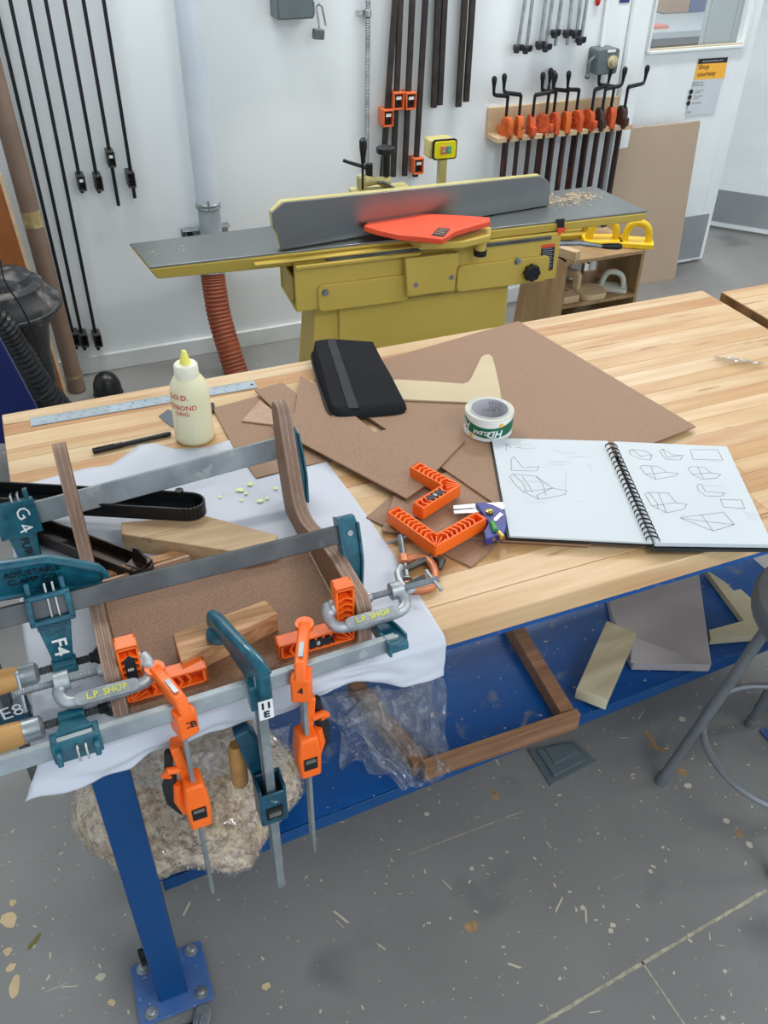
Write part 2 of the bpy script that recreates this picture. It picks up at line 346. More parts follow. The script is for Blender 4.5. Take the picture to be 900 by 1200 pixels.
_t = _n.new('ShaderNodeBsdfTransparent'); _g = _n.new('ShaderNodeBsdfGlossy'); _g.inputs['Roughness'].default_value = .03; _m = _n.new('ShaderNodeMixShader'); _m.inputs[0].default_value = .12
_l.new(_t.outputs[0], _m.inputs[1]); _l.new(_g.outputs[0], _m.inputs[2]); _l.new(_m.outputs[0], _n['Material Output'].inputs[0])
# ================================================================== SETTING
H = .902; WY = 1.878
struct(MB().box((1.9, 1.6, -.05), (8.6, 8.2, .1)).build('floor', floorm, smooth=0))
struct(MB().box((1.9, .9, CEIL + .05), (8.6, 6.8, .1)).build('ceiling', wallp, smooth=0))
struct(MB().box((.12, WY + .06, CEIL / 2), (5.24, .12, CEIL)).build('wall_back', wallp, smooth=0))
struct(MB().box((.1, WY - .009, .037), (5.2, .018, .074)).build('baseboard_back', baseb, bevel=.002))
struct(MB().box((-2.2, .5, CEIL / 2), (.1, 6, CEIL)).build('wall_left', wallp, smooth=0))
# door frame, door leaf with kick plate and window
struct(MB().box((2.79, WY + .03, 1.1), (.09, .11, 2.2)).box((3.5, WY + .03, 2.2), (1.5, .11, .09)).build('trim_1', trimp, bevel=.003))
DY = 1.965; dx0 = 2.835; dx1 = 3.545; z0 = .012
wx0 = PY(757, 60, DY).x; wx1 = PY(869, 54, DY).x; wz = PY(815, 57, DY).z
d1 = MB().box(((dx0 + wx0) / 2, DY + .022, 1.08), (wx0 - dx0, .044, 2.13)).box(((dx1 + wx1) / 2, DY + .022, 1.08), (dx1 - wx1, .044, 2.13)).box(((wx0 + wx1) / 2, DY + .022, (wz + z0) / 2), (wx1 - wx0, .044, wz - z0)).box(((wx0 + wx1) / 2, DY + .022, 2.0), (wx1 - wx0, .044, .29)).build('door_1', trimp, bevel=.002)
struct(d1)
fr = MB()
for a, b in (((wx0, wz), (wx1, wz)), ((wx0, wz), (wx0, 1.86)), ((wx1, wz), (wx1, 1.86))): fr.bar((a[0], DY - .004, a[1]), (b[0], DY - .004, b[1]), .012, .03, up=(0, 1, 0) if a[1] == b[1] else (0, 1, 0))
fr.build('window_frame', trimp, d1, bevel=.002)
MB().box(((wx0 + wx1) / 2, DY + .02, (wz + 1.86) / 2), (wx1 - wx0, .005, 1.86 - wz)).build('window_glass', glass, d1, smooth=0)
MB().box(((wx0 + wx1) / 2, DY - .004, wz + .006), (wx1 - wx0, .014, .014)).build('window_sill', mat('sill_tan', (200, 186, 160), rough=.5), d1)
kz = PY(800, 255, DY - .004).z
MB().box(((dx0 + dx1 - .02) / 2, DY - .003, (.03 + kz) / 2), (dx1 - dx0 - .03, .004, kz - .03)).build('kick_plate', kick, d1, bevel=.001)
# notice on the door
def py2(x, y, Y=DY - .004): return PY(x, y, Y)
sg = thing('door_notice', 'yellow and white courtesy notice taped to the white door', 'sign', py2(828, 100))
q = [py2(818, 68.5), py2(853, 66), py2(848, 92), py2(813, 94)]
MB().poly([py2(813.5, 93.5), py2(847, 91.5), py2(837, 133), py2(803, 136)], (0, -1, 0), .0008).build('sheet', pagem, sg, smooth=0)
MB().poly([py2(819, 69), py2(853, 67), py2(848.5, 91.5), py2(813.5, 93.5)], (0, -1, 0), .0012).build('yellow_panel', labelo, sg, smooth=0)
MB().poly([py2(819, 69), py2(853, 67), py2(851.7, 73), py2(817.7, 75)], (0, -1, 0), .0016).build('black_band', labelk, sg, smooth=0)
sx = Vector((1, 0, 0)); sz = Vector((0, 0, 1))
MB().text('Shop\ncourtesy', .031, py2(817.5, 83), sx, sz, .003, align='LEFT').build('lettering', ink, sg, smooth=0)
t = MB(); t.text('Use equipment with safety in mind', .0085, py2(835, 71), sx, sz, .003); t.build('lettering', whitep, sg, smooth=0)
t = MB(); t.text('We share the\nworkshop space', .011, py2(811, 98.5), sx, sz, .003, align='LEFT')
for i, yy in enumerate((107.5, 114, 121)):
    c = py2(810 - i * 1.6, yy, DY - .0062); MB().lathe([(.011, 0), (.011, .0006)], c, (0, -1, 0), 14).build('bullet', ink, sg)
    t.text('Clean up after\nyourself' if i < 2 else 'Be considerate', .009, py2(814 - i * 1.6, yy), sx, sz, .003, align='LEFT')
t.text('Pratt', .012, py2(805, 131.5), sx, sz, .003, align='LEFT'); t.build('lettering', ink, sg, smooth=0)
# second door leaf, swung
a = PZ(829, 266.4, 0); b = PZ(905, 278.6, 0); dv = (b - a).normalized(); a2 = a - dv * .02; b2 = a2 + dv * .86; nv = Vector((dv.y, -dv.x, 0)); nv = -nv if nv.y > 0 else nv
d2 = struct(MB().bar(a2 + Vector((0, 0, 1.1)) - nv * .022, b2 + Vector((0, 0, 1.1)) - nv * .022, .044, 2.17).build('door_2', trimp, bevel=.002))
def pl(x, y):
    d = ray(x, y); return CP + d * ((a2 + nv * .002 - CP).dot(nv) / d.dot(nv))
kt = pl(870, 226).z
MB().bar(a2 + dv * .03 + Vector((0, 0, (.045 + kt) / 2)) + nv * .002, b2 - dv * .03 + Vector((0, 0, (.045 + kt) / 2)) + nv * .002, .004, kt - .045).build('kick_plate', kick, d2)
# room beyond the door
struct(MB().box((4.2, 5.4, CEIL / 2), (6, .1, CEIL)).build('wall_far', wallp, smooth=0))
struct(MB().box((6.1, 2.6, CEIL / 2), (.1, 5.6, CEIL)).build('wall_right', wallp, smooth=0))
q = PY(766, 38.5, 4.0)
ct = thing('far_counter', 'white counter with a grey top seen through the door window', 'counter', (q.x + .7, 4.3, 0))
MB().box((q.x + .6, 4.33, q.z - .02), (1.2, .66, .045)).build('worktop', mat('counter_grey', (176, 186, 188), rough=.4), ct, bevel=.003)
MB().box((q.x + .62, 4.37, q.z - .10), (1.14, .55, .11)).build('apron', mat('apron_grey', (120, 118, 118), rough=.5), ct)
MB().box((q.x + .62, 4.42, q.z / 2 - .08), (1.1, .5, q.z - .16)).build('body', trimp, ct, bevel=.003)
q2 = PY(785, 22, 4.75)
sh = thing('far_shelf', 'white wall shelf seen through the door window', 'shelf', (q2.x + .6, 4.9, q2.z))
MB().box((q2.x + .5, 4.9, q2.z), (1.1, .3, .05)).build('board', trimp, sh, bevel=.003)
MB().box((q2.x + .5, 5.03, q2.z - .08), (1.1, .03, .16)).build('cleat', trimp, sh, bevel=.003)
gp_ = PY(822, 54, 3.2)
gd = thing('grey_partition', 'tall grey partition seen through the right part of the door window', 'partition', (gp_.x + .2, 3.4, 0))
MB().box((gp_.x + .2, 3.22, 1.0), (.4, .035, 2.0)).build('body', mat('cabinet_grey', (176, 186, 184), rough=.5), gd, bevel=.004)
MB().box((gp_.x + .11, 3.195, 1.0), (.19, .012, 1.9)).box((gp_.x + .30, 3.195, 1.0), (.18, .012, 1.9)).build('door', mat('cabinet_grey', (0, 0, 0)), gd, bevel=.002)
def simple_box(name, label, cat, c, d, m):
    t = thing(name, label, cat, (c[0], c[1], c[2] - d[2] / 2)); MB().box(c, d).build('body', m, t, bevel=.004)
    MB().box((c[0], c[1], c[2] + d[2] / 2 + .004), (d[0] * 1.02, d[1] * 1.02, .006)).build('lid', m, t, bevel=.002); return t
zc_ = q2.z + .026
qa, qb, qc = PY(781, 12, 4.76).x, PY(808, 12, 4.76).x, PY(830, 12, 4.76).x
simple_box('carton', 'brown carton on the far shelf behind the door window', 'box', ((qa + qb) / 2, 4.88, zc_ + .11), (qb - qa, .22, .2), mat('carton_brown', (186, 152, 112), (170, 136, 98), rough=.7))
simple_box('storage_bin', 'blue bin on the far shelf behind the door window', 'bin', ((qb + qc) / 2 + .01, 4.88, zc_ + .10), (qc - qb, .22, .18), mat('bin_blue', (54, 80, 140), rough=.5))
qd = PY(776, 30, 4.1); tag(MB().box((qd.x, 4.15, q.z + .012), (.12, .1, .02)).build('red_item', mat('red_item', (214, 120, 100), rough=.5)), 'small reddish item on the far counter behind the door window', 'item')
# ================================================================== WALL THINGS
def pw(x, y, off=.03): return PY(x, y, WY - off)
# left black bar clamps
def wall_bar(i, top, bot, head, label, hm, bm, hs=(.026, .05, .055), wd=.013, group=None, tail=None, tagm=None, name='bar_clamp'):
    off = .035
    c = pw(*head, off); p = pw(*bot, off); tt = pw(*top, off); x = (p.x + tt.x) / 2 if False else p.x
    t = thing(name, label, 'clamp', (c.x, WY - off, c.z), 0, group)
    k = (tt - p).normalized(); top3 = p + k * (CEIL - .6 - p.z) / k.z
    low = pw(*(tail or head), off)
    MB().bar(low, top3, wd, wd * .8, up=(0, 1, 0)).build('bar', bm, t, bevel=.001)
    w_, d_, h_ = hs
    M = frame(c, (1, 0, 0), k); hb = MB(M)
    for a_, b_ in (((-w_ / 2, 0), .005), ((w_ / 2, 0), .005)): hb.box((a_[0], 0, 0), (b_, h_, d_))
    hb.box((0, h_ / 2, -.004), (w_ * 1.1, .006, d_ * 1.25)); hb.box((0, -h_ / 2, 0), (w_ * 1.1, .006, d_)); hb.box((0, 0, -d_ / 2 + .002), (w_, h_, .005))
    hb.build('head', hm, t, bevel=.0012)
    MB(M).box((0, -.003, 0), (w_ * .6, h_ * .25, .012)).box((0, -h_ * .3, .004), (w_ * .5, h_ * .18, .02)).build('clutch_plate', iron, t)
    if tagm: MB(M).box((0, h_ * .2, d_ / 2 - .002), (w_ * .55, h_ * .2, .002)).build('sticker', whitep, t)
    return t
GL = 'black bar clamps hanging left on the wall'
hm = mat('grey_black_casting', (62, 60, 58), (46, 45, 44), rough=.5, scale=20)
wl = [((0, 28), (86, 383), (99, 397), None), ((14, 0), (98, 386), (98, 397), None), ((36, 0), (114, 386), (114, 397), None), ((56, 0), (95, 200), (95, 213), None), ((78, 0), (115, 200), (115, 213), None), ((99, 0), (129, 172), (129.5, 185), (139, 241)), ((121, 0), (152, 196), (153, 209), (158, 232))]
ll = ['long black bar clamp on the wall nearest the cardboard tube, head near the baseboard', 'long black bar clamp, second from the cardboard tube, head near the baseboard', 'long black bar clamp, third from the cardboard tube, head near the baseboard', 'black bar clamp with head at mid wall, nearest the cardboard tube and with white sticker', 'black bar clamp with head at mid wall and dark sticker', 'black bar clamp on the wall with the highest head and long bar tail', 'black bar clamp on the wall nearest the white duct']
for i, (a_, b_, h_, tl) in enumerate(wl):
    if i == 0: h_ = (88, 396); b_ = (84, 385)
    wall_bar(i, a_, b_, h_, ll[i], hm, iron, hs=(.024 if i > 2 else .027, .05, .052), wd=.0125, group=GL, tail=tl or (h_[0] + 1.5, h_[1] + 13), tagm=i in (3, 5))
GC = 'orange head bar clamps on the wall'
for (a_, b_, h_, tl, lb) in [((463, 0), (453, 135), (452.5, 137), (448, 207), 'bar clamp with the leftmost orange head, level with the upper wall bars'), ((469, 0), (464, 116), (464.5, 117), (460.5, 207), 'bar clamp with orange head at the centre of the upper three'), ((484, 0), (479, 116), (479, 117), (474, 206), 'bar clamp with orange head rightmost of the upper three'), ((499, 0), (488, 192), (488, 193), (486.5, 207), 'bar clamp with the lowest orange head beside the yellow switch')]:
    wall_bar(0, a_, b_, h_, lb, orangep, pipeb, hs=(.04, .055, .06), wd=.021, group=GC, tail=tl, tagm=True)
for i, (a_, b_) in enumerate([((517, 0), (508, 126)), ((526, 0), (515, 123)), ((548, 0), (537, 125)), ((558, 0), (546, 119))]):
    p = pw(*b_, .03); tt = pw(*a_, .03); k = (tt - p).normalized(); top3 = p + k * (CEIL - .6 - p.z) / k.z
    lb = ['brown black steel bar hanging on the wall, first of the four headless bars', 'brown black steel bar hanging second of the four headless bars', 'brown black steel bar hanging third of the four headless bars', 'brown black steel bar hanging last of the four headless bars, nearest the rack'][i]
    t = thing('clamp_bar', lb, 'bar', p, 0, 'headless clamp bars on the wall')
    mb = MB(); A = frame(p, (1, 0, 0), k); mb = MB(A); L_ = (top3 - p).length
    mb.box((0, L_ / 2, .007), (.022, L_, .003)).box((-.0095, L_ / 2, 0), (.003, L_, .016)).box((.0095, L_ / 2, 0), (.003, L_, .016)); mb.build('bar', pipeb, t)
# small silver clamps, top right
for i, (xt, xb, yb, yh) in enumerate([(615.5, 606.5, 57, 56), (624, 617, 57, 57), (639.5, 632.5, 53, 52), (647.5, 640, 54, 55), (658, 650.5, 54, 38.5), (670, 664.5, 53, 38.5), (680.5, 674.5, 50, 39), (688, 680, 52, 47)]):
    p = pw(xb, yb, .03); tt = pw(xt, 0, .03); k = (tt - p).normalized(); top3 = p + k * .62
    lb = ['first of the eight small silver bar clamps above the crank clamp rack', 'second of the eight small silver bar clamps above the rack', 'third of the eight small silver bar clamps above the rack', 'fourth of the eight small silver bar clamps above the rack', 'fifth small silver bar clamp, its black head set higher', 'sixth small silver bar clamp, its black head set higher', 'seventh small silver bar clamp above the crank clamp rack', 'last small silver bar clamp above the rack, nearest the grey switch box'][i]
    t = thing('small_bar_clamp', lb, 'clamp', p, 0, 'small silver bar clamps above the rack')
    MB().bar(p, top3, .012, .009, up=(0, 1, 0)).build('bar', zinc, t, bevel=.001)
    hh = pw(xb + .2, yh, .035); M = frame(hh, (1, 0, 0), k)
    MB(M).box((0, 0, 0), (.03, .022, .03)).box((-.012, -.004, .012), (.018, .026, .018)).box((.012, .004, .012), (.012, .02, .014)).build('head', blackp, t, bevel=.002)
# crank clamp rack: back board and notched shelf
zs = .805; xr0 = 2.085; xr1 = 2.79; yf = WY - .105
rk = thing('clamp_rack', 'light plywood rack with a notched shelf holding the crank clamps', 'rack', (2.44, WY - .05, zs))
ba = [pw(574, 131, .008), pw(572.5, 158, .008)]
MB().box(((xr0 + xr1) / 2, WY - .009, zs + .05), (xr1 - xr0, .018, .125)).build('back_board', birch, rk, bevel=.002)
nx = [2.10 + .0585 * i for i in range(12)]
mb = MB().box(((xr0 + xr1) / 2, WY - .038, zs), (xr1 - xr0, .045, .02))
mb.build('shelf', birch, rk, bevel=.001)
for i in range(12):
    x0 = xr0 if i == 0 else nx[i - 1] + .046; x1 = nx[i] + .018 if i < 11 else xr1
    x0 = xr0 + i * .0585 + (.0 if i == 0 else .008); x1 = xr0 + (i + 1) * .0585 - .008
    MB().box(((x0 + x1) / 2, (WY - .06 + yf) / 2, zs), (x1 - x0, WY - .06 - yf, .02)).build('shelf_tooth', birch, rk, bevel=.001)
def crank_clamp(L_, c1):
    t = thing('crank_clamp', 'x', 'clamp', (0, 0, 0), 0, 'crank clamps in the wall rack')
    MB().box((0, 0, -L_ / 2 + .03), (.012, .03, L_)).build('bar', rustb, t, bevel=.001)
    h = MB(); h.prism([(-.03, -.012), (.028, -.012), (.03, .05), (.018, .075), (-.014, .075), (-.028, .055)], (0, 0, .012), (0, 1, 0), (0, 0, 1), -.013, .013); h.box((0, -.04, .03), (.022, .02, .034)); h.build('head', c1, t, bevel=.003)
    MB().box((.015, -.005, .045), (.004, .03, .022)).build('rib', c1, t, bevel=.001); MB().box((-.015, -.005, .02), (.004, .03, .012)).build('rib', c1, t, bevel=.001)
    MB().rod((0, -.012, .08), (0, -.012, .165), .0065).build('screw', iron, t)
    MB().tube([(0, -.012, .16), (.004, -.012, .168), (.062, -.012, .176), (.074, -.012, .18), (.078, -.012, .19)], [.0085, .009, .0085, .008, .006], 8).build('crank_arm', iron, t)
    MB().lathe([(.005, 0), (.006, .01), (.0075, .03), (.011, .05), (.011, .062), (.005, .07)], (.078, -.012, .182), (.05, 0, 1), 10).build('knob', iron, t)
    return t
oc2 = mat('worn_orange_casting', (214, 104, 34), (186, 78, 24), rough=.5, scale=30); layer(oc2, (60, 40, 32), 30, .64, .05, fac=.8)
dk = mat('dark_casting', (72, 44, 36), (52, 36, 32), rough=.5, scale=20)
protos = [crank_clamp(.66, oc2), crank_clamp(.66, orangec), crank_clamp(.66, dk)]
kinds = [0, 0, 1, 1, 1, 0, 1, 1, 2, 1, 2]; angs = [190, 168, -12, 60, 186, 178, 196, 12, -6, 172, -4]
ords = ['first', 'second', 'third', 'fourth', 'fifth', 'sixth', 'seventh', 'eighth', 'ninth', 'tenth', 'last']
seen = set()
for i in range(11):
    k = kinds[i]; loc = (nx[i] + .0425, WY - .082, zs); lab = ['worn orange', 'orange', 'dark brown'][k] + ' crank clamp standing ' + ords[i] + ' in the wall rack counted from the duct side'
    if k not in seen: seen.add(k); o = protos[k]; o.location = loc; o.rotation_euler = (0, 0, R(angs[i])); o['label'] = lab
    else: o = dup(protos[k], loc, R(angs[i]), lab)
# grey switch box (right), conduit, padlock box
g = thing('switch_box', 'grey electrical switch box with a round selector on the wall', 'switch', pw(708, 72, 0))
p = pw(708, 71, .05)
MB(frame(p, (1, 0, 0), (0, 0, 1))).prism(rrect(.105, .10, .012), (0, 0, 0), (1, 0, 0), (0, 1, 0), -.05, .03).build('body', greyb, g, bevel=.003)
MB().lathe([(.026, 0), (.026, .008), (.018, .012), (.016, .02), (.004, .022)], p + Vector((.02, -.03, 0)), (0, -1, 0), 20).build('selector', mat('selector_tan', (190, 176, 140), rough=.4, metal=.5), g)
MB().box(p + Vector((.01, -.031, .042)), (.04, .002, .010)).build('label_plate', whitep, g)
MB().tube([p + Vector((-.045, 0, .02)), p + Vector((-.075, 0, .0)), p + Vector((-.075, 0, -.055))], .008, 8).ball(p + Vector((-.075, 0, -.058)), .012).build('conduit_elbow', greyb, g)
tt = pw(711, 0, .012); MB().tube([p + Vector((0, .03, .05)), Vector((p.x, WY - .012, 1.3)), Vector((p.x, WY - .012, 2.4))], .009, 8).build('conduit', wallp, g)
u_ = thing('red_hook', 'small red and black item hanging high on the wall', 'hook', pw(701, 2, .01)); MB().ball(pw(701, 1, .012), .014, sq=(.8, .6, 1.4)).build('tip', mat('red_plastic', (190, 30, 30), rough=.4), u_)
MB().lathe([(.008, 0), (.008, .1)], pw(701, -1, .012), (0, 0, 1), 8).build('stem', blackp, u_)
n_ = tag(MB().box(pw(732, 0, .002), (.05, .002, .02)).build('blue_sticker', mat('sticker_blue', (50, 56, 110), rough=.5)), 'small dark blue sticker at the top of the door frame', 'sticker')
b_ = thing('disconnect_box', 'grey electrical disconnect box at the top of the wall', 'electrical box', pw(345, 10, .04))
c0 = pw(322, 22, .06); c1 = pw(368.5, 22, .1)
MB().box(((c0.x + c1.x) / 2, WY - .05, c0.z + .2), (c1.x - c0.x, .1, .4)).build('body', greyb, b_, bevel=.006)
MB().box((c1.x + .003, WY - .06, c0.z + .03), (.01, .05, .045)).build('hasp', greyb, b_, bevel=.003)
k_ = thing('padlock', 'open steel padlock hanging from the grey disconnect box', 'padlock', pw(373, 40, .06))
kc = pw(373, 40, .06)
MB(frame(kc, (1, 0, -.1), (.1, 0, 1))).prism(rrect(.042, .034, .004), (0, 0, 0), (1, 0, 0), (0, 1, 0), -.012, .012).build('body', mat('padlock_steel', (120, 124, 122), (90, 94, 92), rough=.4, metal=.6, scale=40), k_, bevel=.002)
a1 = pw(374.5, 33, .06); a2_ = pw(371, 8, .06); a3 = pw(374, 5, .06); a4 = pw(377.5, 8, .06); a5 = pw(382, 30, .06)
MB().tube([a1, a2_, a3, a4, a5], .0042, 8).build('shackle', chrome, k_)
cf = thing('flexible_conduit', 'ribbed grey metal conduit running down the wall', 'conduit', pw(430, 100, .02))
pt = pw(431.5, 0, .02); pb_ = pw(429.5, 200, .02); k = (pt - pb_).normalized(); L_ = 1.9
prof = []
for i in range(230): prof += [(.0105, i * .008), (.0078, i * .008 + .005)]
MB().lathe(prof, pb_, k, 12).build('conduit', zinc, cf, smooth=0)
MB().lathe([(.014, -.012), (.014, .012)], pw(431, 15, .02), k, 12).box(pw(425, 15, .008), (.05, .006, .018)).build('strap', chrome, cf, bevel=.001)
# duct pipe, clamp band, hose, bracket
dp = thing('duct_pipe', 'white painted dust duct pipe running down the wall', 'pipe', (.82, WY - .1, .64))
yp = WY - .10
A0 = PY(219, 0, yp); A1 = PY(244, 240, yp); k = (A0 - A1).normalized(); rp = .5 * (PY(257.5, 240, yp) - PY(230.5, 240, yp)).length
MB().lathe([(rp, 0), (rp, 1.9)], A1, k, 28).build('pipe', pipew, dp)
A2 = A1 - k * .2
MB().lathe([(rp * .96, 0), (rp * .96, .2)], A2, k, 28).build('lower_pipe', pipeg, dp)
mb = MB().lathe([(rp * 1.02, -.012), (rp * 1.09, -.008), (rp * 1.03, 0), (rp * 1.09, .008), (rp * 1.02, .012)], A1, k, 28); mb.rod(A1 + Vector((-rp * .2, -rp * 1.1, -.012)), A1 + Vector((-rp * .2, -rp * 1.1, .03)), .004); mb.box(A1 + Vector((-rp * .95, -rp * .5, .006)), (.02, .016, .016)); mb.build('band_clamp', zinc, dp, bevel=.001)
br = thing('pipe_bracket', 'dark steel channel bracket on the wall behind the duct', 'bracket', (.82, WY, .6))
q0 = pw(213, 270, .05); q1 = pw(268, 263, .05)
mb = MB(); mb.bar(q0, q1, .05, .004); mb.bar(q0 + Vector((0, .024, -.02)), q1 + Vector((0, .024, -.02)), .004, .045); mb.build('channel', zinc, br, bevel=.001)
MB().box(q0 + Vector((.004, 0, -.018)), (.004, .05, .04)).box(q0 + Vector((.03, -.01, -.02)), (.02, .02, .02)).build('end_cap', iron, br)
hs = thing('dust_hose', 'ribbed reddish brown dust hose below the machine table', 'hose', (.8, 1.6, 0))
hp = [PY(249, 318, 1.76), PY(251, 335, 1.74), PY(257, 370, 1.70), PY(267, 405, 1.64), PY(278, 440, 1.58), PY(293, 480, 1.48), PY(318, 520, 1.36)]
def spline(P_, n):
    out = []; m = len(P_)
    for i in range(m - 1):
        p0, p1, p2, p3 = P_[max(i - 1, 0)], P_[i], P_[i + 1], P_[min(i + 2, m - 1)]
        for j in range(n):
            t = j / n; out.append(.5 * ((2 * p1) + (p2 - p0) * t + (2 * p0 - 5 * p1 + 4 * p2 - p3) * t * t + (3 * p1 - p0 - 3 * p2 + p3) * t ** 3))
    return out + [P_[-1]]
cen = spline([Vector(p) for p in hp], 22); r0 = .048
MB().tube(cen, [r0 + (.0035 if i % 3 == 0 else 0) for i in range(len(cen))], 20).build('hose', hosem, hs, smooth=60)
MB().lathe([(.052, -.012), (.052, .004)], hp[0], (hp[0] - hp[1]), 20).build('band_clamp', zinc, hs)
# leaning panel
pa = [PY(722, 146, WY - .02), PY(821, 142, WY - .02)]; z1 = pa[1].z
lo_ = PZ(791, 327, 0); lo2 = Vector((pa[0].x + (lo_.x - pa[1].x), lo_.y + .005, 0))
tag(MB().poly([lo2, lo_, pa[1], Vector((pa[0].x, pa[0].y, pa[1].z))], (0, 1, .06), .012).build('leaning_panel', panelm, bevel=.001), 'tall tan board leaning against the wall beside the white door', 'panel')
# ================================================================== JOINTER
JM = Matrix.Translation((.435, .796, 0)) @ Matrix.Rotation(R(-3.56), 4, 'Z')
jt = thing('jointer', 'olive green jointer with long steel tables and red guard', 'machine', (.435, .796, 0), R(-3.56))
def J(): return MB(JM)
T = .85
J().prism([(0, .0), (.80, .0), (.80, .25), (-.035, .20), (-.03, .19)], (0, 0, 0), (1, 0, 0), (0, 1, 0), T - .008, T - .002).build('infeed_table', jsteel, jt, bevel=.001)
J().hexa([(.02, .02, .80), (.80, .02, .785), (.80, .24, .785), (-.01, .19, .80)], [(-.002, -.003, T - .0085), (.80, -.003, T - .0085), (.80, .25, T - .0085), (-.036, .202, T - .0085)]).build('infeed_casting', jgreen, jt, bevel=.006)
J().box((.56, -.012, T - .024), (.52, .025, .006)).box((.62, -.02, T - .043), (.40, .03, .01)).build('ledge', jgreen, jt, bevel=.002)
J().box((.70, -.012, T - .033), (.36, .02, .010)).build('rail_slot', steeld, jt)
J().prism([(.95, 0), (1.641, 0), (1.60, .285), (.95, .26)], (0, 0, 0), (1, 0, 0), (0, 1, 0), T - .006, T).build('outfeed_table', jsteel, jt, bevel=.001)
J().hexa([(.95, .003, .81), (1.632, .003, .815), (1.59, .27, .815), (.95, .25, .81)], [(.95, -.003, T - .0065), (1.643, -.003, T - .0065), (1.602, .287, T - .0065), (.95, .262, T - .0065)]).build('outfeed_casting', jgreen, jt, bevel=.005)
J().lathe([(.03, 0), (.03, .11)], (.875, .05, T - .035), (0, 1, 0), 20).build('cutter_head', jsteel, jt)
# body casting
bc = J(); bc.box((.87, -.004, .735), (.9, .012, .16)); bc.box((.87, .19, .735), (.9, .012, .16)); bc.box((1.314, .09, .735), (.012, .19, .16)); bc.box((.87, .09, .66), (.9, .19, .012)); bc.box((.43, .12, .70), (.010, .13, .09)); bc.build('body', jgreen, jt, bevel=.004)
J().prism(rrect(.30, .088, .018, cx=.64, cy=.694), (0, -.012, 0), (1, 0, 0), (0, 0, 1), -.004, .008).build('raised_panel', jgreen, jt, bevel=.003)
J().prism(rrect(.33, .088, .018, cx=1.118, cy=.70), (0, -.012, 0), (1, 0, 0), (0, 0, 1), -.004, .008).build('raised_panel', jgreen, jt, bevel=.003)
J().box((1.15, -.012, .802), (.26, .012, .010)).build('rail_slot', steeld, jt)
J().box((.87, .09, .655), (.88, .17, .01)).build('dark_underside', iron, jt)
J().prism([(.775, .675), (.935, .675), (.945, .80), (.765, .80)], (0, -.03, 0), (1, 0, 0), (0, 0, 1), -.006, .014).build('centre_plate', jgreen, jt, bevel=.003)
for (u, z) in ((.802, .712), (.922, .722), (.512, .713), (1.165, .738)):
    bo = J(); bo.lathe([(.012, 0), (.012, .002)], (u, -.036 if .7 < u < 1 else -.018, z), (0, -1, 0), 16); bo.lathe([(.009, .001), (.009, .010)], (u, -.036 if .7 < u < 1 else -.018, z), (0, -1, 0), 6); bo.build('bolt', zinc, jt, bevel=.0005)
ar = arc(.862, .805, .045, 180, 360, 20); J().tube([(x, -.0365, z) for x, z in ar], .0012, 6).build('engraved_arc', steeld, jt)
# guard and its carrier
GZ = .875
def jz(x, y, z):
    return JM.inverted() @ PZ(x, y, z)
go = [jz(*p, GZ + .018) for p in [(426, 264.5), (432, 259.5), (446, 254), (458, 251.6), (472, 250.5), (500, 250.3), (540, 252), (574, 254.5), (574.5, 259), (560, 263), (542, 268), (532, 271.5), (524, 277), (518, 280), (490, 277), (468, 275), (445, 270)]]
J().poly([(p.x, p.y, GZ) for p in go], (0, 0, 1), .018).build('guard', guardm, jt, bevel=.003)
gl = [jz(*p, GZ + .0185) for p in [(505.5, 275.5), (514, 266.5), (528, 268), (519.5, 277.8)]]
J().poly([(p.x, p.y, GZ + .0182) for p in gl], (0, 0, 1), .0006).build('guard_label', labelk, jt, smooth=0)
a_, b_, c_, d_ = gl
tx = J(); tx.M = JM
for i in range(4):
    f = (i + .7) / 5; p = a_.lerp(b_, 1 - f); q = d_.lerp(c_, 1 - f); tx.ribbon([p.lerp(q, .12) + Vector((0, 0, .0006)), p.lerp(q, .88) + Vector((0, 0, .0006))], (0, 0, 1), .0022)
tx.build('label_text', mat('label_print_orange', (236, 190, 150), rough=.6), jt, smooth=0, recalc=False)
J().prism([(.80, -.075), (.93, -.10), (1.03, -.075), (1.06, -.02), (1.06, .0), (.78, .0)], (0, 0, 0), (1, 0, 0), (0, 1, 0), .835, .858).build('guard_carrier', jgreen, jt, bevel=.004)
J().lathe([(.018, 0), (.018, .05)], (1.015, -.045, .80), (0, 0, 1), 20).build('spring_post', jgreen, jt)
J().lathe([(.021, 0), (.021, .018)], (1.015, -.045, .785), (0, 0, 1), 20).build('post_collar', blackp, jt)
# fence
f0 = jz(330, 293.5, T); f1 = jz(643, 241.5, T); f0.z = f1.z = T + .002; fd = (f1 - f0).normalized(); fn = Vector((fd.y, -fd.x, 0))
def jf(x, y, off=0):
    C_ = JM.inverted() @ CP; D_ = JM.inverted().to_3x3() @ ray(x, y); return C_ + D_ * ((f0 - C_ + fn * off).dot(fn) / D_.dot(fn))
ft = [f0, f1, jf(645, 222), jf(643.5, 213), jf(634, 206.5), jf(332, 237.5), jf(319, 250), jf(321, 269), jf(325.5, 274)]
for p in ft[3:]: pass
J().poly(ft, -fn, .008).build('fence_face', jsteel, jt, bevel=.001)
J().poly([p - fn * .008 + Vector((0, 0, .0015 if i > 2 else 0)) for i, p in enumerate(ft)], -fn, .022).build('fence_casting', jgreend, jt, bevel=.003)
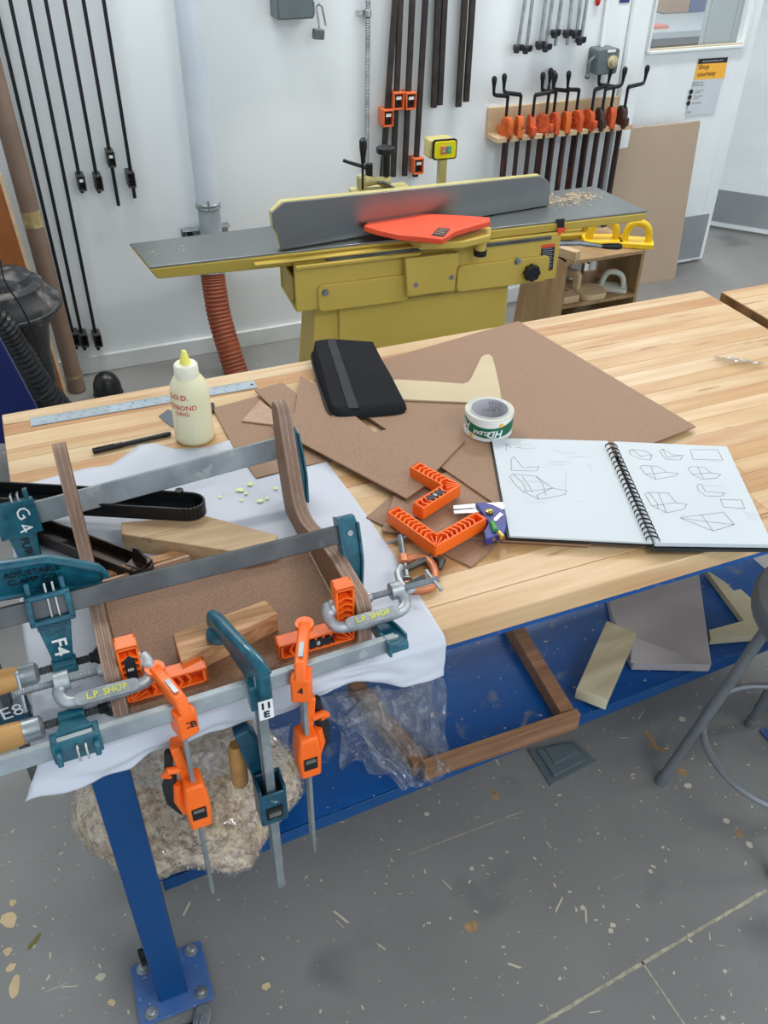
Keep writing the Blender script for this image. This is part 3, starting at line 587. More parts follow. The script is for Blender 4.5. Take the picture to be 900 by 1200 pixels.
# fence bracket, levers and knob behind the fence
def jv(x, y, v):
    C_ = JM.inverted() @ CP; D_ = JM.inverted().to_3x3() @ ray(x, y); return C_ + D_ * ((v - C_.y) / D_.y)
V_ = .34
J().tube([jv(424, 212, V_), jv(432, 211, V_), jv(442, 212, V_), jv(456, 213, V_)], [.018, .02, .012, .02], 12).lathe([(.016, 0), (.018, .05)], jv(424, 224, V_), (0, 0, 1), 14).box(jv(444, 224, V_ + .01), (.2, .05, .03)).build('fence_bracket', jgreend, jt, bevel=.003)
J().lathe([(.012, 0), (.012, .08)], jv(452.5, 206, V_), (0, 0, 1), 16).build('knob_stem', blackp, jt)
kk = jv(452, 175, V_); pk = []
J().prism([(.030 * (1 + .05 * math.cos(9 * 2 * math.pi * i / 54)) * math.cos(2 * math.pi * i / 54), .030 * (1 + .05 * math.cos(9 * 2 * math.pi * i / 54)) * math.sin(2 * math.pi * i / 54)) for i in range(54)], kk, (1, 0, 0), (0, 1, 0), -.012, .008).build('adjust_knob', blackp, jt, bevel=.003)
J().tube([jv(425, 222, V_ - .04), jv(425, 190, V_ - .04)], .004, 8).build('lever_rod', iron, jt)
J().lathe([(.007, 0), (.0085, .02), (.0125, .05), (.0125, .07), (.005, .078)], jv(425.5, 191, V_ - .04), (0, 0, 1), 14).build('lever_grip', blackp, jt)
J().tube([jv(402.5, 188, V_), jv(408, 190, V_), jv(430, 196.5, V_), jv(434, 200, V_)], [.006, .0055, .007, .009], 8).build('lock_lever', blackp, jt)
J().lathe([(.012, 0), (.012, .045)], jv(432.5, 208, V_), (0, 0, 1), 12).build('lever_hub', blackp, jt)
J().tube([jv(442, 214, V_ - .03), jv(450, 214, V_ - .03), jv(462, 221, V_ - .03)], .005, 8).build('guide_rod', steeld, jt)
# switch on its post
V2 = .42; so = jv(519, 173.5, V2)
J().box((so.x, V2, so.z - .13), (.028, .028, .25)).build('switch_post', jgreend, jt, bevel=.003)
J().box((so.x - .008, V2 + .02, so.z), (.09, .06, .062)).build('switch_body', jgreend, jt, bevel=.006)
J().prism(rrect(.088, .066, .010), (so.x, V2 - .014, so.z), (1, 0, 0), (0, 0, 1), -.002, .006).build('switch_gasket', blackp, jt)
sp_ = J().prism(rrect(.078, .056, .008), (so.x, V2 - .018, so.z), (1, 0, 0), (0, 0, 1), -.002, .006).build('switch_plate', yelm, jt, bevel=.001)
J().box((so.x - .008, V2 - .024, so.z), (.019, .012, .026)).build('stop_button', mat('button_red', (198, 110, 90), rough=.4), jt, bevel=.002)
J().box((so.x + .012, V2 - .023, so.z), (.019, .008, .026)).build('start_button', mat('button_green', (70, 160, 110), rough=.4), jt, bevel=.002)
tb_ = J(); tb_.M = JM; tb_.text('O', .016, (so.x - .008, V2 - .030, so.z), (1, 0, 0), (0, 0, 1), .001); tb_.text('I', .016, (so.x + .012, V2 - .0275, so.z), (1, 0, 0), (0, 0, 1), .001); tb_.build('button_marks', whitep, jt, smooth=0)
for sx_ in (-.033, .033): J().lathe([(.003, 0), (.003, .003)], (so.x + sx_, V2 - .020, so.z), (0, -1, 0), 8).build('screw', steeld, jt)
# hand wheel, label, pointer, lever
hw = jv(622.5, 319, -.025); pts = [(.027 * (1 + .07 * math.cos(8 * 2 * math.pi * i / 64)) * math.cos(2 * math.pi * i / 64), .027 * (1 + .07 * math.cos(8 * 2 * math.pi * i / 64)) * math.sin(2 * math.pi * i / 64)) for i in range(64)]
J().prism(pts, hw, (1, 0, 0), (0, 0, 1), -.006, .016).build('hand_knob', blackp, jt, bevel=.003)
J().lathe([(.016, .007), (.013, .0075), (.004, .009)], hw, (0, -1, 0), 20).rod(hw, hw + Vector((0, .03, 0)), .012).build('knob_hub', zinc, jt)
lc = [jv(635, 287, -.0105), jv(650.5, 285.5, -.0105), jv(647.5, 316, -.0105), jv(631.5, 319, -.0105)]
J().poly(lc, (0, -1, 0), .0008).build('warning_label', labelk, jt, smooth=0)
J().poly([jv(635, 287, -.0114), jv(650.5, 285.5, -.0114), jv(650, 289, -.0114), jv(634.6, 291, -.0114)], (0, -1, 0), .0004).build('warning_strip', guardm, jt, smooth=0)
wl_ = J()
for i in range(11):
    f = .16 + i * .075; a_ = lc[0].lerp(lc[3], f); b_ = lc[1].lerp(lc[2], f); wl_.ribbon([a_.lerp(b_, .1) + Vector((0, -.001, 0)), a_.lerp(b_, .8 + .1 * (i % 2)) + Vector((0, -.001, 0))], (0, -1, 0), .0022)
wl_.build('warning_text', mat('label_print_grey', (150, 156, 164), rough=.6), jt, smooth=0, recalc=False)
J().poly([jv(651, 257, -.004), jv(661.5, 256, -.004), jv(661, 267, -.004), jv(654, 267.5, -.004)], (0, -1, 0), .002).build('depth_scale', labelk, jt, smooth=0)
J().poly([jv(653, 267, -.008), jv(665, 266.5, -.008), jv(654, 276, -.008)], (0, -1, 0), .003).build('pointer', guardm, jt)
la = jv(654, 285, .03); lb_ = jv(705, 288.5, .0); lc_ = jv(728, 289, -.005)
J().tube([la, la.lerp(lb_, .5) + Vector((0, 0, .006)), lb_], [.010, .009, .006], 10).build('lever', zinc, jt)
J().tube([lb_, lb_.lerp(lc_, .3), lb_.lerp(lc_, .85), lc_], [.007, .010, .011, .008], 12).build('lever_grip', blackp, jt)
# stand
J().hexa([(.44, .02, 0), (1.17, .02, 0), (1.17, .24, 0), (.44, .24, 0)], [(.49, .03, .65), (1.16, .03, .65), (1.16, .18, .65), (.49, .18, .65)]).build('stand', jgreen, jt, bevel=.006)
J().hexa([(.57, .008, .0), (1.166, .008, 0), (1.166, .03, 0), (.57, .03, 0)], [(.565, .015, .645), (1.160, .015, .645), (1.160, .04, .645), (.565, .04, .645)]).build('stand_panel', jgreen, jt, bevel=.006)
# shavings lying on the machine
def scatter(name, label, cat, M_, spots, mt, n, sz=.006, parent=None, seed=1):
    rr = random.Random(seed); mb = MB(M_)
    for _ in range(n):
        (cx, cy, cz, ax, ay) = spots[rr.randrange(len(spots))]; x = cx + rr.gauss(0, ax); y = cy + rr.gauss(0, ay); s = sz * rr.uniform(.4, 1.3); an = rr.uniform(0, 6.3); ca, sa = math.cos(an) * s, math.sin(an) * s; h = cz + rr.uniform(.0003, .002)
        mb.add([(x - ca, y - sa, h), (x - sa * .3, y + ca * .3, h + s * .25), (x + ca, y + sa, h), (x + sa * .3, y - ca * .3, h + s * .1)], [(0, 1, 2, 3)])
    o = mb.build(name, mt, parent, smooth=0, recalc=False, kind='stuff')
    if not parent: tag(o, label, cat)
    return o
scatter('wood_chips', 'loose planer shavings on the outfeed end of the machine table', 'shavings', JM, [(1.42, .17, T, .05, .035), (1.5, .20, T, .035, .025), (1.36, .20, T, .03, .03)], chipm, 700, .005)
scatter('wood_chips', 'pale wood dust along the machine stand ledge under the body', 'shavings', JM, [(.9, -.002, .648, .13, .004), (1.1, -.002, .648, .1, .004)], chipm, 240, .004, seed=4)
scatter('wood_chips', 'few pale chips at the left end of the infeed table', 'shavings', JM, [(.10, .12, T - .002, .012, .02), (.03, .1, T - .002, .02, .01)], chipm, 40, .003, seed=5)
# ================================================================== CABINET WITH PUSH BLOCKS
cy = .965
c_tl = PY(663, 310, cy); c_tr = PY(757, 292.5, cy); zt = (c_tl.z + c_tr.z) / 2 + .004; cx0 = c_tl.x - .004; cx1 = c_tr.x + .0; zm = (PY(662, 362, cy).z + PY(745, 344, cy).z) / 2
cb = thing('push_block_cabinet', 'low brown plywood cabinet holding push blocks beside the machine', 'cabinet', ((cx0 + cx1) / 2, cy + .14, 0))
dp_ = .27; th_ = .014
MB().box(((cx0 + cx1) / 2, cy + dp_ / 2, zt - th_ / 2), (cx1 - cx0, dp_, th_)).build('top', plyb, cb, bevel=.001)
MB().hexa([(cx0 - .05, cy - .01, 0), (cx0 + .014, cy - .01, 0), (cx0 + .014, cy + dp_, 0), (cx0 - .05, cy + dp_, 0)], [(cx0, cy, zt), (cx0 + .014, cy, zt), (cx0 + .014, cy + dp_, zt), (cx0, cy + dp_, zt)]).build('side_panel', plyb, cb, bevel=.001)
MB().box((cx1 - .007, cy + dp_ / 2, zt / 2 - .007), (.014, dp_, zt - .014)).build('side_panel', plyb, cb, bevel=.001)
MB().box(((cx0 + cx1) / 2, cy + dp_ / 2, zm), (cx1 - cx0 - .03, dp_, th_)).build('shelf', plyb, cb, bevel=.001)
MB().box(((cx0 + cx1) / 2, cy + dp_ * .75, zm - .14), (cx1 - cx0 - .03, dp_ * .5, th_)).build('shelf', plyb, cb, bevel=.001)
MB().box((cx0 + .2, cy + dp_ - .004, zt * .62), (cx1 - cx0 - .2, .008, zt * .5)).build('back_panel', plyb, cb)
def push_block(c, s, an, mt, label, name='push_block'):
    t = thing(name, label, 'push block', c, R(an)); L_, W_, h_ = s
    MB().prism(rrect(L_, W_, .012), (0, 0, 0), (1, 0, 0), (0, 1, 0), 0, h_ * .22).build('base', mt, t, bevel=.002, local=True)
    P_ = [(-.42, .15), (-.40, .55), (-.30, .85), (-.1, 1), (.12, 1), (.28, .85), (.38, .5), (.42, .15)]
    MB().tube(spline([Vector((a * L_ * .85, 0, b * h_)) for a, b in P_], 4), W_ * .16, 10).build('grip', mt, t, local=True)
    return t
tz = zt + .001
push_block(Vector((PZ(745, 284, tz + .01).x, PZ(745, 284, tz + .01).y, tz)), (.13, .085, .085), 150, yplast, 'bright yellow push block at the outer end of the cabinet top')
push_block(Vector((PZ(713, 284, tz + .01).x - .01, PZ(713, 284, tz + .01).y + .03, tz)), (.15, .09, .085), 158, yplast, 'yellow push block in the middle of the cabinet top')
push_block(Vector((PZ(690, 283, tz + .01).x - .01, PZ(690, 283, tz + .01).y + .10, tz)), (.14, .08, .08), 170, mat('push_block_yellow_shaded', (186, 158, 50), rough=.5), 'shaded dull yellow push block nearest the machine on the cabinet top')  # duller copy of the push block yellow, with its shade put into the colour
a_ = PZ(668, 305, tz + .012); tag(MB().bar((a_.x - .02, cy + .12, tz + .018), (a_.x + .04, cy - .005, tz + .018), .032, .035).build('wood_offcut', birch, bevel=.001), 'short square wood offcut on the cabinet top next to the machine', 'offcut')
tag(MB().lathe([(.045, 0), (.05, .01), (.05, .02), (.03, .022)], (cx0 + .01, cy + .17, tz), (0, 0, 1), 20).build('dark_disc', mat('dark_disc', (70, 48, 34), rough=.6)), 'dark brown round puck on the cabinet top under the machine table', 'disc')
zi = zm + th_ / 2 + .001
push_block((cx1 - .075, cy + .07, zi), (.12, .07, .07), 140, wplast, 'off white plastic push block inside the cabinet', 'push_block')
def wood_push(c, an, lb, s=1):
    t = thing('wooden_push_block', lb, 'push block', c, R(an))
    MB().prism([(-.08 * s, 0), (.08 * s, 0), (.08 * s, .02), (-.08 * s, .02)], (0, -.03, 0), (1, 0, 0), (0, 0, 1), -.06, 0).build('base', birch, t, bevel=.002, local=True)
    g_ = MB(); pr = [(-.06, .02), (-.06, .075), (-.045, .09), (.05, .09), (.065, .075), (.065, .02), (.04, .02), (.04, .06), (.03, .066), (-.028, .066), (-.036, .06), (-.036, .02)]
    g_.prism([(a * s, b * s) for a, b in pr], (0, 0, 0), (1, 0, 0), (0, 0, 1), -.014, .014); g_.build('grip', birch, t, bevel=.002, local=True); return t
wood_push((cx0 + .10, cy + .13, zi), -60, 'birch push block with a looped handle inside the cabinet')
tag(MB().prism(rrect(.12, .11, .04), (cx0 + .17, cy + .055, zi), (1, 0, 0), (0, 1, 0), 0, .022).build('wooden_paddle', birch, bevel=.001), 'rounded flat wooden paddle at the front of the cabinet shelf', 'paddle')
tag(MB().box((cx0 + .06, cy + .035, zi + .014), (.07, .05, .028)).build('wood_offcut', birch, bevel=.001), 'small square offcut at the near corner of the cabinet shelf', 'offcut')
tag(MB().box((cx0 + .2, cy + dp_ - .05, zi + .05), (.05, .03, .1)).build('white_block', trimp, bevel=.001), 'upright white block standing at the back of the cabinet shelf', 'block')
# ================================================================== LEFT CLUTTER
tb0 = Vector((.185, 1.70, .035)); ku = (PY(14, 160, 1.775) - PY(88, 440, 1.73)).normalized(); base = PY(93, 465, 1.73)
tbk = thing('cardboard_tube', 'long brown cardboard tube leaning in the corner by the wall clamps', 'tube', base - ku * (base.z / ku.z))
bb = base - ku * (base.z / ku.z - .002)
MB().rod(bb, bb + ku * 2.0, .034, 28).build('tube', card, tbk)
q = PY(40, 256, 1.76); s_ = (q - bb).dot(ku); MB().lathe([(.0348, -.03), (.0348, .03)], bb + ku * s_, ku, 28, cap=False).build('tape_band', tapem, tbk)
q = PY(92, 440, 1.72); s_ = (q - bb).dot(ku); MB().lathe([(.0348, -.006), (.0348, .006)], bb + ku * s_, ku, 28, cap=False).build('tape_band', tapem, tbk)
p0 = PY(-2, 205, 1.66); p1 = PY(76, 462, 1.60); e_ = (p1 - p0).normalized(); p1 = p0 + e_ * ((.0 - p0.z) / e_.z)
tag(MB().poly([p0, p1, p1 + Vector((-.16, .03, 0)), p0 + Vector((-.16, .03, 0))], (0, 1, 0), .012).build('plywood_sheet', orply), 'narrow orange brown plywood sheet leaning behind the dust collector', 'sheet')
PSH = bpy.data.objects['plywood_sheet']; MB().poly([p0 + Vector((-.001, -.001, 0)), p1 + Vector((-.001, -.001, .002)), p1 + Vector((.011, -.001, .002)), p0 + Vector((.011, -.001, 0))], (0, 1, 0), .013).build('edge_strip', birch, PSH)
cc = Vector((.022, 1.2, .65)); rl = .165
dc = thing('dust_collector', 'dusty black dust collector drum lid by the wall', 'dust collector', (cc.x, cc.y, 0))
MB().lathe([(rl * .9, -.06), (rl * .98, -.035), (rl * 1.02, -.03), (rl * 1.02, -.012), (rl * .96, 0), (rl * .88, .012), (rl * .78, .03), (rl * .76, .045), (rl * .6, .055), (rl * .56, .075), (rl * .3, .085), (.001, .086)], cc, (0, 0, 1), 48).build('lid', dusty, dc, smooth=50)
MB().lathe([(rl * 1.0, 0), (rl * 1.045, .006), (rl * 1.045, .014), (rl * 1.0, .02)], cc + Vector((0, 0, -.035)), (0, 0, 1), 48).build('rim', dusty, dc)
MB().lathe([(rl * .6, 0), (rl * .7, .10), (rl * .86, .14)], cc + Vector((0, 0, -.20)), (0, 0, 1), 32).build('neck', blackp, dc)
MB().lathe([(rl * .55, 0), (rl * .6, cc.z - .2)], (cc.x, cc.y, 0.001), (0, 0, 1), 32).build('drum', blackp, dc)  # black here stands in for the shadow under the lid
MB().box(cc + Vector((-.045, -.03, .15)), (.09, .08, .12)).build('motor_box', blackp, dc, bevel=.006)
MB().box(cc + Vector((-.05, -.03, .225)), (.05, .05, .03)).build('motor_cap', mat('cap_grey', (120, 124, 124), rough=.5), dc, bevel=.004)
MB().ball(cc + Vector((.008, -.055, .165)), .008).build('red_knob', mat('knob_red', (170, 40, 30), rough=.4), dc)
hq = [PY(-30, 360, 1.02), PY(0, 378, 1.02), PY(22, 410, 1.05), PY(48, 450, 1.08), PY(78, 485, 1.12), PY(120, 530, 1.18)]
cen = spline([Vector(p) for p in hq], 14); bh = thing('black_hose', 'ribbed black hose curving down from the dust collector', 'hose', cen[-1])
MB().tube(cen, [.036 + (.005 if i % 2 == 0 else 0) for i in range(len(cen))], 18).build('hose', blackp, bh, smooth=20)
cq = [PY(0, 305, 1.02), PY(6, 330, .99), PY(25, 360, .98), PY(40, 392, .98), PY(50, 425, .98), PY(62, 446, .99), PY(50, 465, .96), PY(20, 474, .9), PY(-20, 472, .85)]
tag(MB().tube(spline([Vector(p) for p in cq], 6), .0028, 6).build('black_cable', blackp), 'thin black cable drooping over the dust collector and hose', 'cable')
b0 = PY(0, 398, .62); b1 = PY(45, 482, .50)
nb = [PY(-60, 296, .55), PY(0, 398, .55), PY(44, 480, .55), PY(58, 520, .55), PY(-60, 520, .55)]
tag(MB().poly(nb, (0, 1, 0), .03).build('blue_board', navy, bevel=.002), 'dark blue slanted board behind the bench corner', 'board')
cp = PZ(130, 472, 0); ck = thing('rubber_boot', 'black rounded rubber cap on the floor at the wall', 'rubber cap', (cp.x, cp.y + .04, 0))
MB().lathe([(.055, 0), (.056, .05), (.052, .075), (.04, .1), (.02, .115), (.001, .12)], (cp.x, cp.y + .04, 0), (0, 0, 1), 24).build('cap', blackp, ck)
MB().lathe([(.058, .02), (.060, .025), (.058, .03)], (cp.x, cp.y + .04, 0), (0, 0, 1), 24).build('ring', rubber, ck)
# ================================================================== WORKBENCH
BW = .875; BL = 1.732; TT = .040
wb = thing('workbench', 'long maple butcher block workbench on a blue steel frame', 'workbench', (BL / 2, -BW / 2, 0))
tones = [(1.0, .99, .97), (.80, .60, .44), (1.0, .96, .88), (.97, .88, .74), (1.0, .98, .94), (.86, .72, .56), (.96, .88, .78), (1.02, 1.0, .98), (.88, .74, .56), (.98, .92, .82), (.82, .66, .48), (1.0, .97, .93), (.96, .89, .78), (.99, .95, .88), (.84, .68, .5), (.97, .9, .8), (.80, .64, .46), (1.0, .96, .9), (.97, .9, .8)]
ys = 0; k_ = 0; ws = [rnd.uniform(.036, .056) for _ in range(len(tones))]; sw = sum(ws); ws = [a * BW / sw for a in ws]
for i, (wd, tn) in enumerate(zip(ws, tones)):
    cuts = [0, BL] if i in (0, 1) or i == len(ws) - 1 else [0, rnd.uniform(.3, 1.4), BL]
    for j in range(len(cuts) - 1):
        f = 1 + rnd.uniform(-.05, .04) * (j > 0 or len(cuts) > 2)
        m_ = MB().box(((cuts[j] + cuts[j + 1]) / 2, ys - wd / 2, H - TT / 2), (cuts[j + 1] - cuts[j] - .0001, wd - .0002, TT))
        m_.build('stave', mapleF if i == len(ws) - 1 else maple, wb, bevel=.0007 if 0 < i < len(ws) - 1 else .002, seg=1, col=tuple(c * f for c in tn))
    ys -= wd
for s_ in wb.children:
    if s_.name.startswith('stave') and s_.data.materials[0] == mapleF: s_.data.materials[0] = maple
RZ = H - TT - .001
mb = MB()
for y_ in (-.866, -.06): mb.box((BL / 2, y_, RZ - .012), (BL - .03, .008, .022)).box((BL / 2, y_ + .02 * (1 if y_ < -.5 else -1), RZ - .003), (BL - .03, .045, .005))
for x_ in (.05, BL - .05): mb.box((x_, -BW / 2, RZ - .02), (.04, BW - .08, .038))
for i, (y_) in enumerate((-.866, -.06)):
    MB().box((BL / 2, y_, RZ - .007), (BL - .03, .006, .014)).build('rail', blues, wb, bevel=.001)
for x_ in (.06, BL - .06): MB().box((x_, -BW / 2, RZ - .025), (.04, BW - .12, .048)).build('cross_rail', blues, wb, bevel=.001)
lw = .056; lx = .033
for (x_, y_) in ((lx, -.812), (BL - lx - lw, -.812), (lx, -.11), (BL - lx - lw, -.11)):
    MB().box((x_ + lw / 2, y_ + lw / 2, (RZ + .01) / 2), (lw, lw, RZ - .012)).build('leg', blue, wb, bevel=.003)
    fp = MB(); fp.prism(rrect(.145, .125, .008, cx=x_ + lw / 2 + .002, cy=y_ + lw / 2 + .004), (0, 0, 0), (1, 0, 0), (0, 1, 0), .004, .010); fpo = fp.build('foot_plate', bluep, wb, bevel=.001)
    for (a, b) in ((-.048, -.045), (.05, -.043), (-.048, .047), (.05, .047)):
        bt = MB(); bc_ = (x_ + lw / 2 + .002 + a, y_ + lw / 2 + .004 + b); bt.lathe([(.013, 0), (.013, .002), (.011, .0025)], (bc_[0], bc_[1], .010), (0, 0, 1), 18); bt.lathe([(.0085, .001), (.0085, .008), (.006, .0095)], (bc_[0], bc_[1], .011), (0, 0, 1), 6); bt.build('bolt', zinc, fpo)
for z_ in (.145, .175): MB().rod((lx - .0, -.79, z_), (lx - .012, -.79, z_), .009, 8).build('side_bolt', iron, wb)
SZ = .25
SX = 1.80; s0 = PZ(500, 910, SZ); s1 = PZ(900, 752, SZ); sf = (s1.y - s0.y) / (s1.x - s0.x); sy0 = s0.y + (.092 - s0.x) * sf; sy1 = s0.y + (SX - s0.x) * sf
sl = MB().poly([(.03, sy0 - .0, SZ - .003), (SX, sy1, SZ - .003), (SX, -.12, SZ - .003), (.03, -.12, SZ - .003)], (0, 0, 1), .003); sl.build('shelf', blues, wb, smooth=0)
MB().bar((.092, sy0 - .001, SZ - .016), (SX, sy1 - .001, SZ - .016), .003, .034).build('shelf_lip', blue, wb, bevel=.001)
MB().box((SX, (sy1 - .12) / 2, SZ - .016), (.003, abs(sy1) - .12, .034)).build('shelf_lip', blue, wb, bevel=.001)
MB().box((lx + lw / 2, -.46, SZ - .03), (.03, .65, .03)).build('shelf_rail', blues, wb)
ft_ = thing('pedal', 'small grey metal foot pedal just under the blue base plate', 'pedal', PZ(238, 1192, .01))
pc = PZ(236, 1196, .012)
MB(frame((pc.x, pc.y, .008), (.5, 1, 0), (-1, .5, 0))).prism(rrect(.06, .03, .012), (0, 0, 0), (1, 0, 0), (0, 1, 0), 0, .006).box((-.005, 0, .008), (.03, .003, .003)).box((-.005, .008, .008), (.03, .003, .003)).build('pad', zinc, ft_, bevel=.001)
MB().box((pc.x - .04, pc.y - .01, .006), (.05, .03, .01)).build('arm', iron, ft_)
# second bench
w2 = thing('second_workbench', 'second maple workbench beyond the right end of the first', 'workbench', (2.3, -.5, 0))
c0 = PZ(846, 342, H); ys = c0.y
for i in range(12):
    wd = rnd.uniform(.05, .08); tn = tones[(i * 5 + 2) % 19]
    MB().box((c0.x + .6, ys - wd / 2, H - TT / 2), (1.2, wd - .0003, TT)).build('stave', maple, w2, bevel=.001, seg=1, col=tn)
    MB().box((c0.x - .0008, ys - wd / 2, H - TT / 2), (.002, wd - .002, TT - .004)).build('stave_end', endg, w2, col=tuple(.6 + .5 * rnd.random() for _ in range(1)) * 3)
    ys -= wd
for (x_, y_) in ((c0.x + .05, c0.y - .1), (c0.x + 1.1, c0.y - .1), (c0.x + .05, ys + .06), (c0.x + 1.1, ys + .06)): MB().box((x_, y_, (H - TT) / 2), (.05, .05, H - TT - .004)).build('leg', blue, w2, bevel=.002)
# ------------------------------------------------------------------ floor marks, floor box, stool
fl = bpy.data.objects['floor']
jm = mat('joint_filler', (190, 182, 158), (150, 144, 126), rough=.8, scale=60)
mb = MB()
def fline(a, b, w_, n=24, jag=.35, seed=0):
    rr = random.Random(seed); P_ = [a.lerp(b, i / n) for i in range(n + 1)]; d = (b - a).normalized(); q = Vector((-d.y, d.x, 0)); m_ = MB()
    L1 = [p + q * w_ * rr.uniform(1 - jag, 1) + Vector((0, 0, .0006)) for p in P_]; L2 = [p - q * w_ * rr.uniform(1 - jag, 1) + Vector((0, 0, .0006)) for p in P_]
    return m_.add(L1 + L2, [(i, i + 1, n + 2 + i, n + 1 + i) for i in range(n)])
def fo(m_, name='paint_chip', mt=None): return m_.build(name, mt or jm, None, smooth=0)
for k, (a, b, w_) in enumerate([((596, 1222), (898, 1043), .0045), ((752, 1127), (812, 1215), .0025), ((478, 1002), (612, 951), .0016), ((775, 1034), (802, 985), .0)]):
    if w_: o = fline(PZ(*a, 0), PZ(*b, 0), w_, 40, .5, k).build('floor_joint' if k < 2 else 'floor_scratch', jm, fl, smooth=0)
def blob(c, rx, ry, an, seed, mt, name='paint_spot', n=14):
    rr = random.Random(seed); c = Vector(c); ca, sa = math.cos(an), math.sin(an); P_ = []
    for i in range(n):
        t = 2 * math.pi * i / n; r_ = rr.uniform(.72, 1.1); x = rx * r_ * math.cos(t); y = ry * r_ * math.sin(t); P_.append(c + Vector((x * ca - y * sa, x * sa + y * ca, .0006)))
    return MB().add(P_, [tuple(range(n))]).build(name, mt, fl, smooth=0)
bg = mat('floor_beige_spot', (214, 190, 148), (200, 176, 134), rough=.6, scale=30); ol = mat('floor_olive_spot', (118, 108, 56), rough=.6); wh = mat('floor_pale_chip', (198, 190, 168), rough=.7); tn_ = mat('floor_tan_chip', (178, 146, 106), (150, 120, 84), rough=.7, scale=60); gr = mat('floor_grey_tape', (130, 136, 138), rough=.5)
for k, (x, y, rx, ry, mt) in enumerate([(10, 1078, .016, .022, bg), (15, 1058, .009, .008, bg), (9, 1115, .009, .01, bg), (13, 1134, .012, .008, bg), (17, 1158, .026, .012, bg), (40, 1104, .006, .02, ol), (552, 1086, .016, .014, tn_), (541, 940, 0, 0, 0), (131, 1175, .009, .007, bg), (312, 1156, .010, .008, bg), (118, 1145, .009, .010, wh), (281, 930, 0, 0, 0), (762, 864, .008, .03, tn_), (772, 877, .009, .028, tn_), (800, 905, .016, .010, tn_), (806, 921, .010, .008, wh), (851, 962, .009, .009, wh), (865, 977, .014, .008, tn_), (878, 990, .008, .010, wh), (581, 934, .013, .010, tn_), (579, 928, .006, .006, tn_), (718, 1084, .007, .006, wh), (716, 1091, .006, .006, wh), (762, 1021, .006, .005, wh), (500, 954, .007, .005, wh), (683, 1064, .006, .006, wh), (799, 843, .010, .010, wh), (553, 1018, .005, .006, wh), (656, 1147, .005, .004, wh)]):
    if mt: blob(PZ(x, y, 0), rx, ry, .5 + k, k, mt)
MB().add([PZ(*p, .0006) for p in [(563, 946), (571, 942), (577, 949), (569, 953)]], [(0, 1, 2, 3)]).build('tape_square', gr, fl, smooth=0)
fb = thing('floor_box', 'grey metal floor plate under the bench shelf edge', 'floor plate', PZ(660, 898, 0))
q4 = [PZ(*p, .004) for p in [(645, 920.5), (699, 892), (672, 868), (618, 878)]]
MB().poly([Vector((p.x, p.y, 0)) for p in q4], (0, 0, 1), .006).build('plate', greyb, fb, bevel=.001)
cn = sum(q4, Vector()) / 4
MB().poly([Vector((cn.x + (p.x - cn.x) * .72, cn.y + (p.y - cn.y) * .72, .006)) for p in q4], (0, 0, 1), .007).build('cover', greyb, fb, bevel=.001)
MB().poly([Vector((cn.x + (p.x - cn.x) * .45, cn.y + .012 + (p.y - cn.y) * .45, .013)) for p in q4], (0, 0, 1), .004).build('lid', greyb, fb, bevel=.001)
st = thing('stool', 'grey tubular metal stool at the right edge beside the bench', 'stool', (1.47, -.86, 0))
SC = Vector((1.475, -.875, 0)); F1 = PZ(776, 912, .015); F2 = PZ(881, 845, .015)
F1.z = F2.z = 0; F3 = SC * 2 - F1; F4 = SC * 2 - F2; SH = .60
for f in (F1, F2, F3, F4):
    f.z = 0; tp = SC + (f - SC) * .52; tp.z = SH
    if f is F1: e = PZ(893, 740, .45); 
    lg = MB().tube([f + Vector((0, 0, .012)), f.lerp(tp, .5), tp], .0125, 12).build('leg', greys, st)
    ff = f + Vector((0, 0, .001)); MB().rod(ff, ff + (tp - f).normalized() * .03, .0155, 14).build('foot_cap', greys, lg)
ri = []; zr = .19; f_ = zr / SH; rr_ = ((F1.lerp(SC + (F1 - SC) * .52 + Vector((0, 0, SH)), f_)) - SC - Vector((0, 0, zr))).length - .022
MB().tube([SC + Vector((rr_ * math.cos(2 * math.pi * i / 40), rr_ * math.sin(2 * math.pi * i / 40), zr)) for i in range(40)], .0085, 10, closed=True).build('foot_ring', greyl, st)
MB().lathe([(.12, -.06), (.165, -.05), (.175, -.035), (.178, -.01), (.17, .006), (.15, .012), (.001, .006)], SC + Vector((0, 0, SH + .02)), (0, 0, 1), 40).build('seat', greys, st)
# ================================================================== ON THE LOWER SHELF
sb = thing('shavings_bag', 'clear bag full of wood shavings slumped on the blue shelf corner', 'bag', (.15, -.5, SZ))
def lump(cx, cy, rx, ry, hgt, z0, seed, n=56, m_=22, sag=None, infl=0, amp=.12):
    from mathutils import noise
    rows = []
    for i in range(m_ + 1):
        th = math.pi * i / m_; row = []
        for k in range(n + 1):
            a = 2 * math.pi * (k % n) / n; d = Vector((math.sin(th) * math.cos(a), math.sin(th) * math.sin(a), math.cos(th)))
            r_ = 1 + amp * noise.noise(d * 1.7 + Vector((seed, 0, 0))) * 2 + amp * .4 * noise.noise(d * 5 + Vector((seed, 3, 0)))
            zz = d.z * r_ * hgt / 2; zz = (abs(zz) ** .8) * (1 if zz > 0 else -1) * (hgt / 2) ** .2 if hgt else 0
            p = Vector((cx + d.x * r_ * (rx + infl), cy + d.y * r_ * (ry + infl), z0 + hgt / 2 + zz + (infl if d.z > 0 else 0)))
            if p.z < z0 + .001: p.z = z0 + .001
            if sag and p.x < .0: p.z -= (0 - p.x) * sag
            row.append(p)
        rows.append(row)
    return rows
bp_ = MB().grid(lump(.180, -.555, .20, .215, .17, SZ, 2.3, sag=.4)).build('shavings', sawd, sb, smooth=60, kind='stuff')
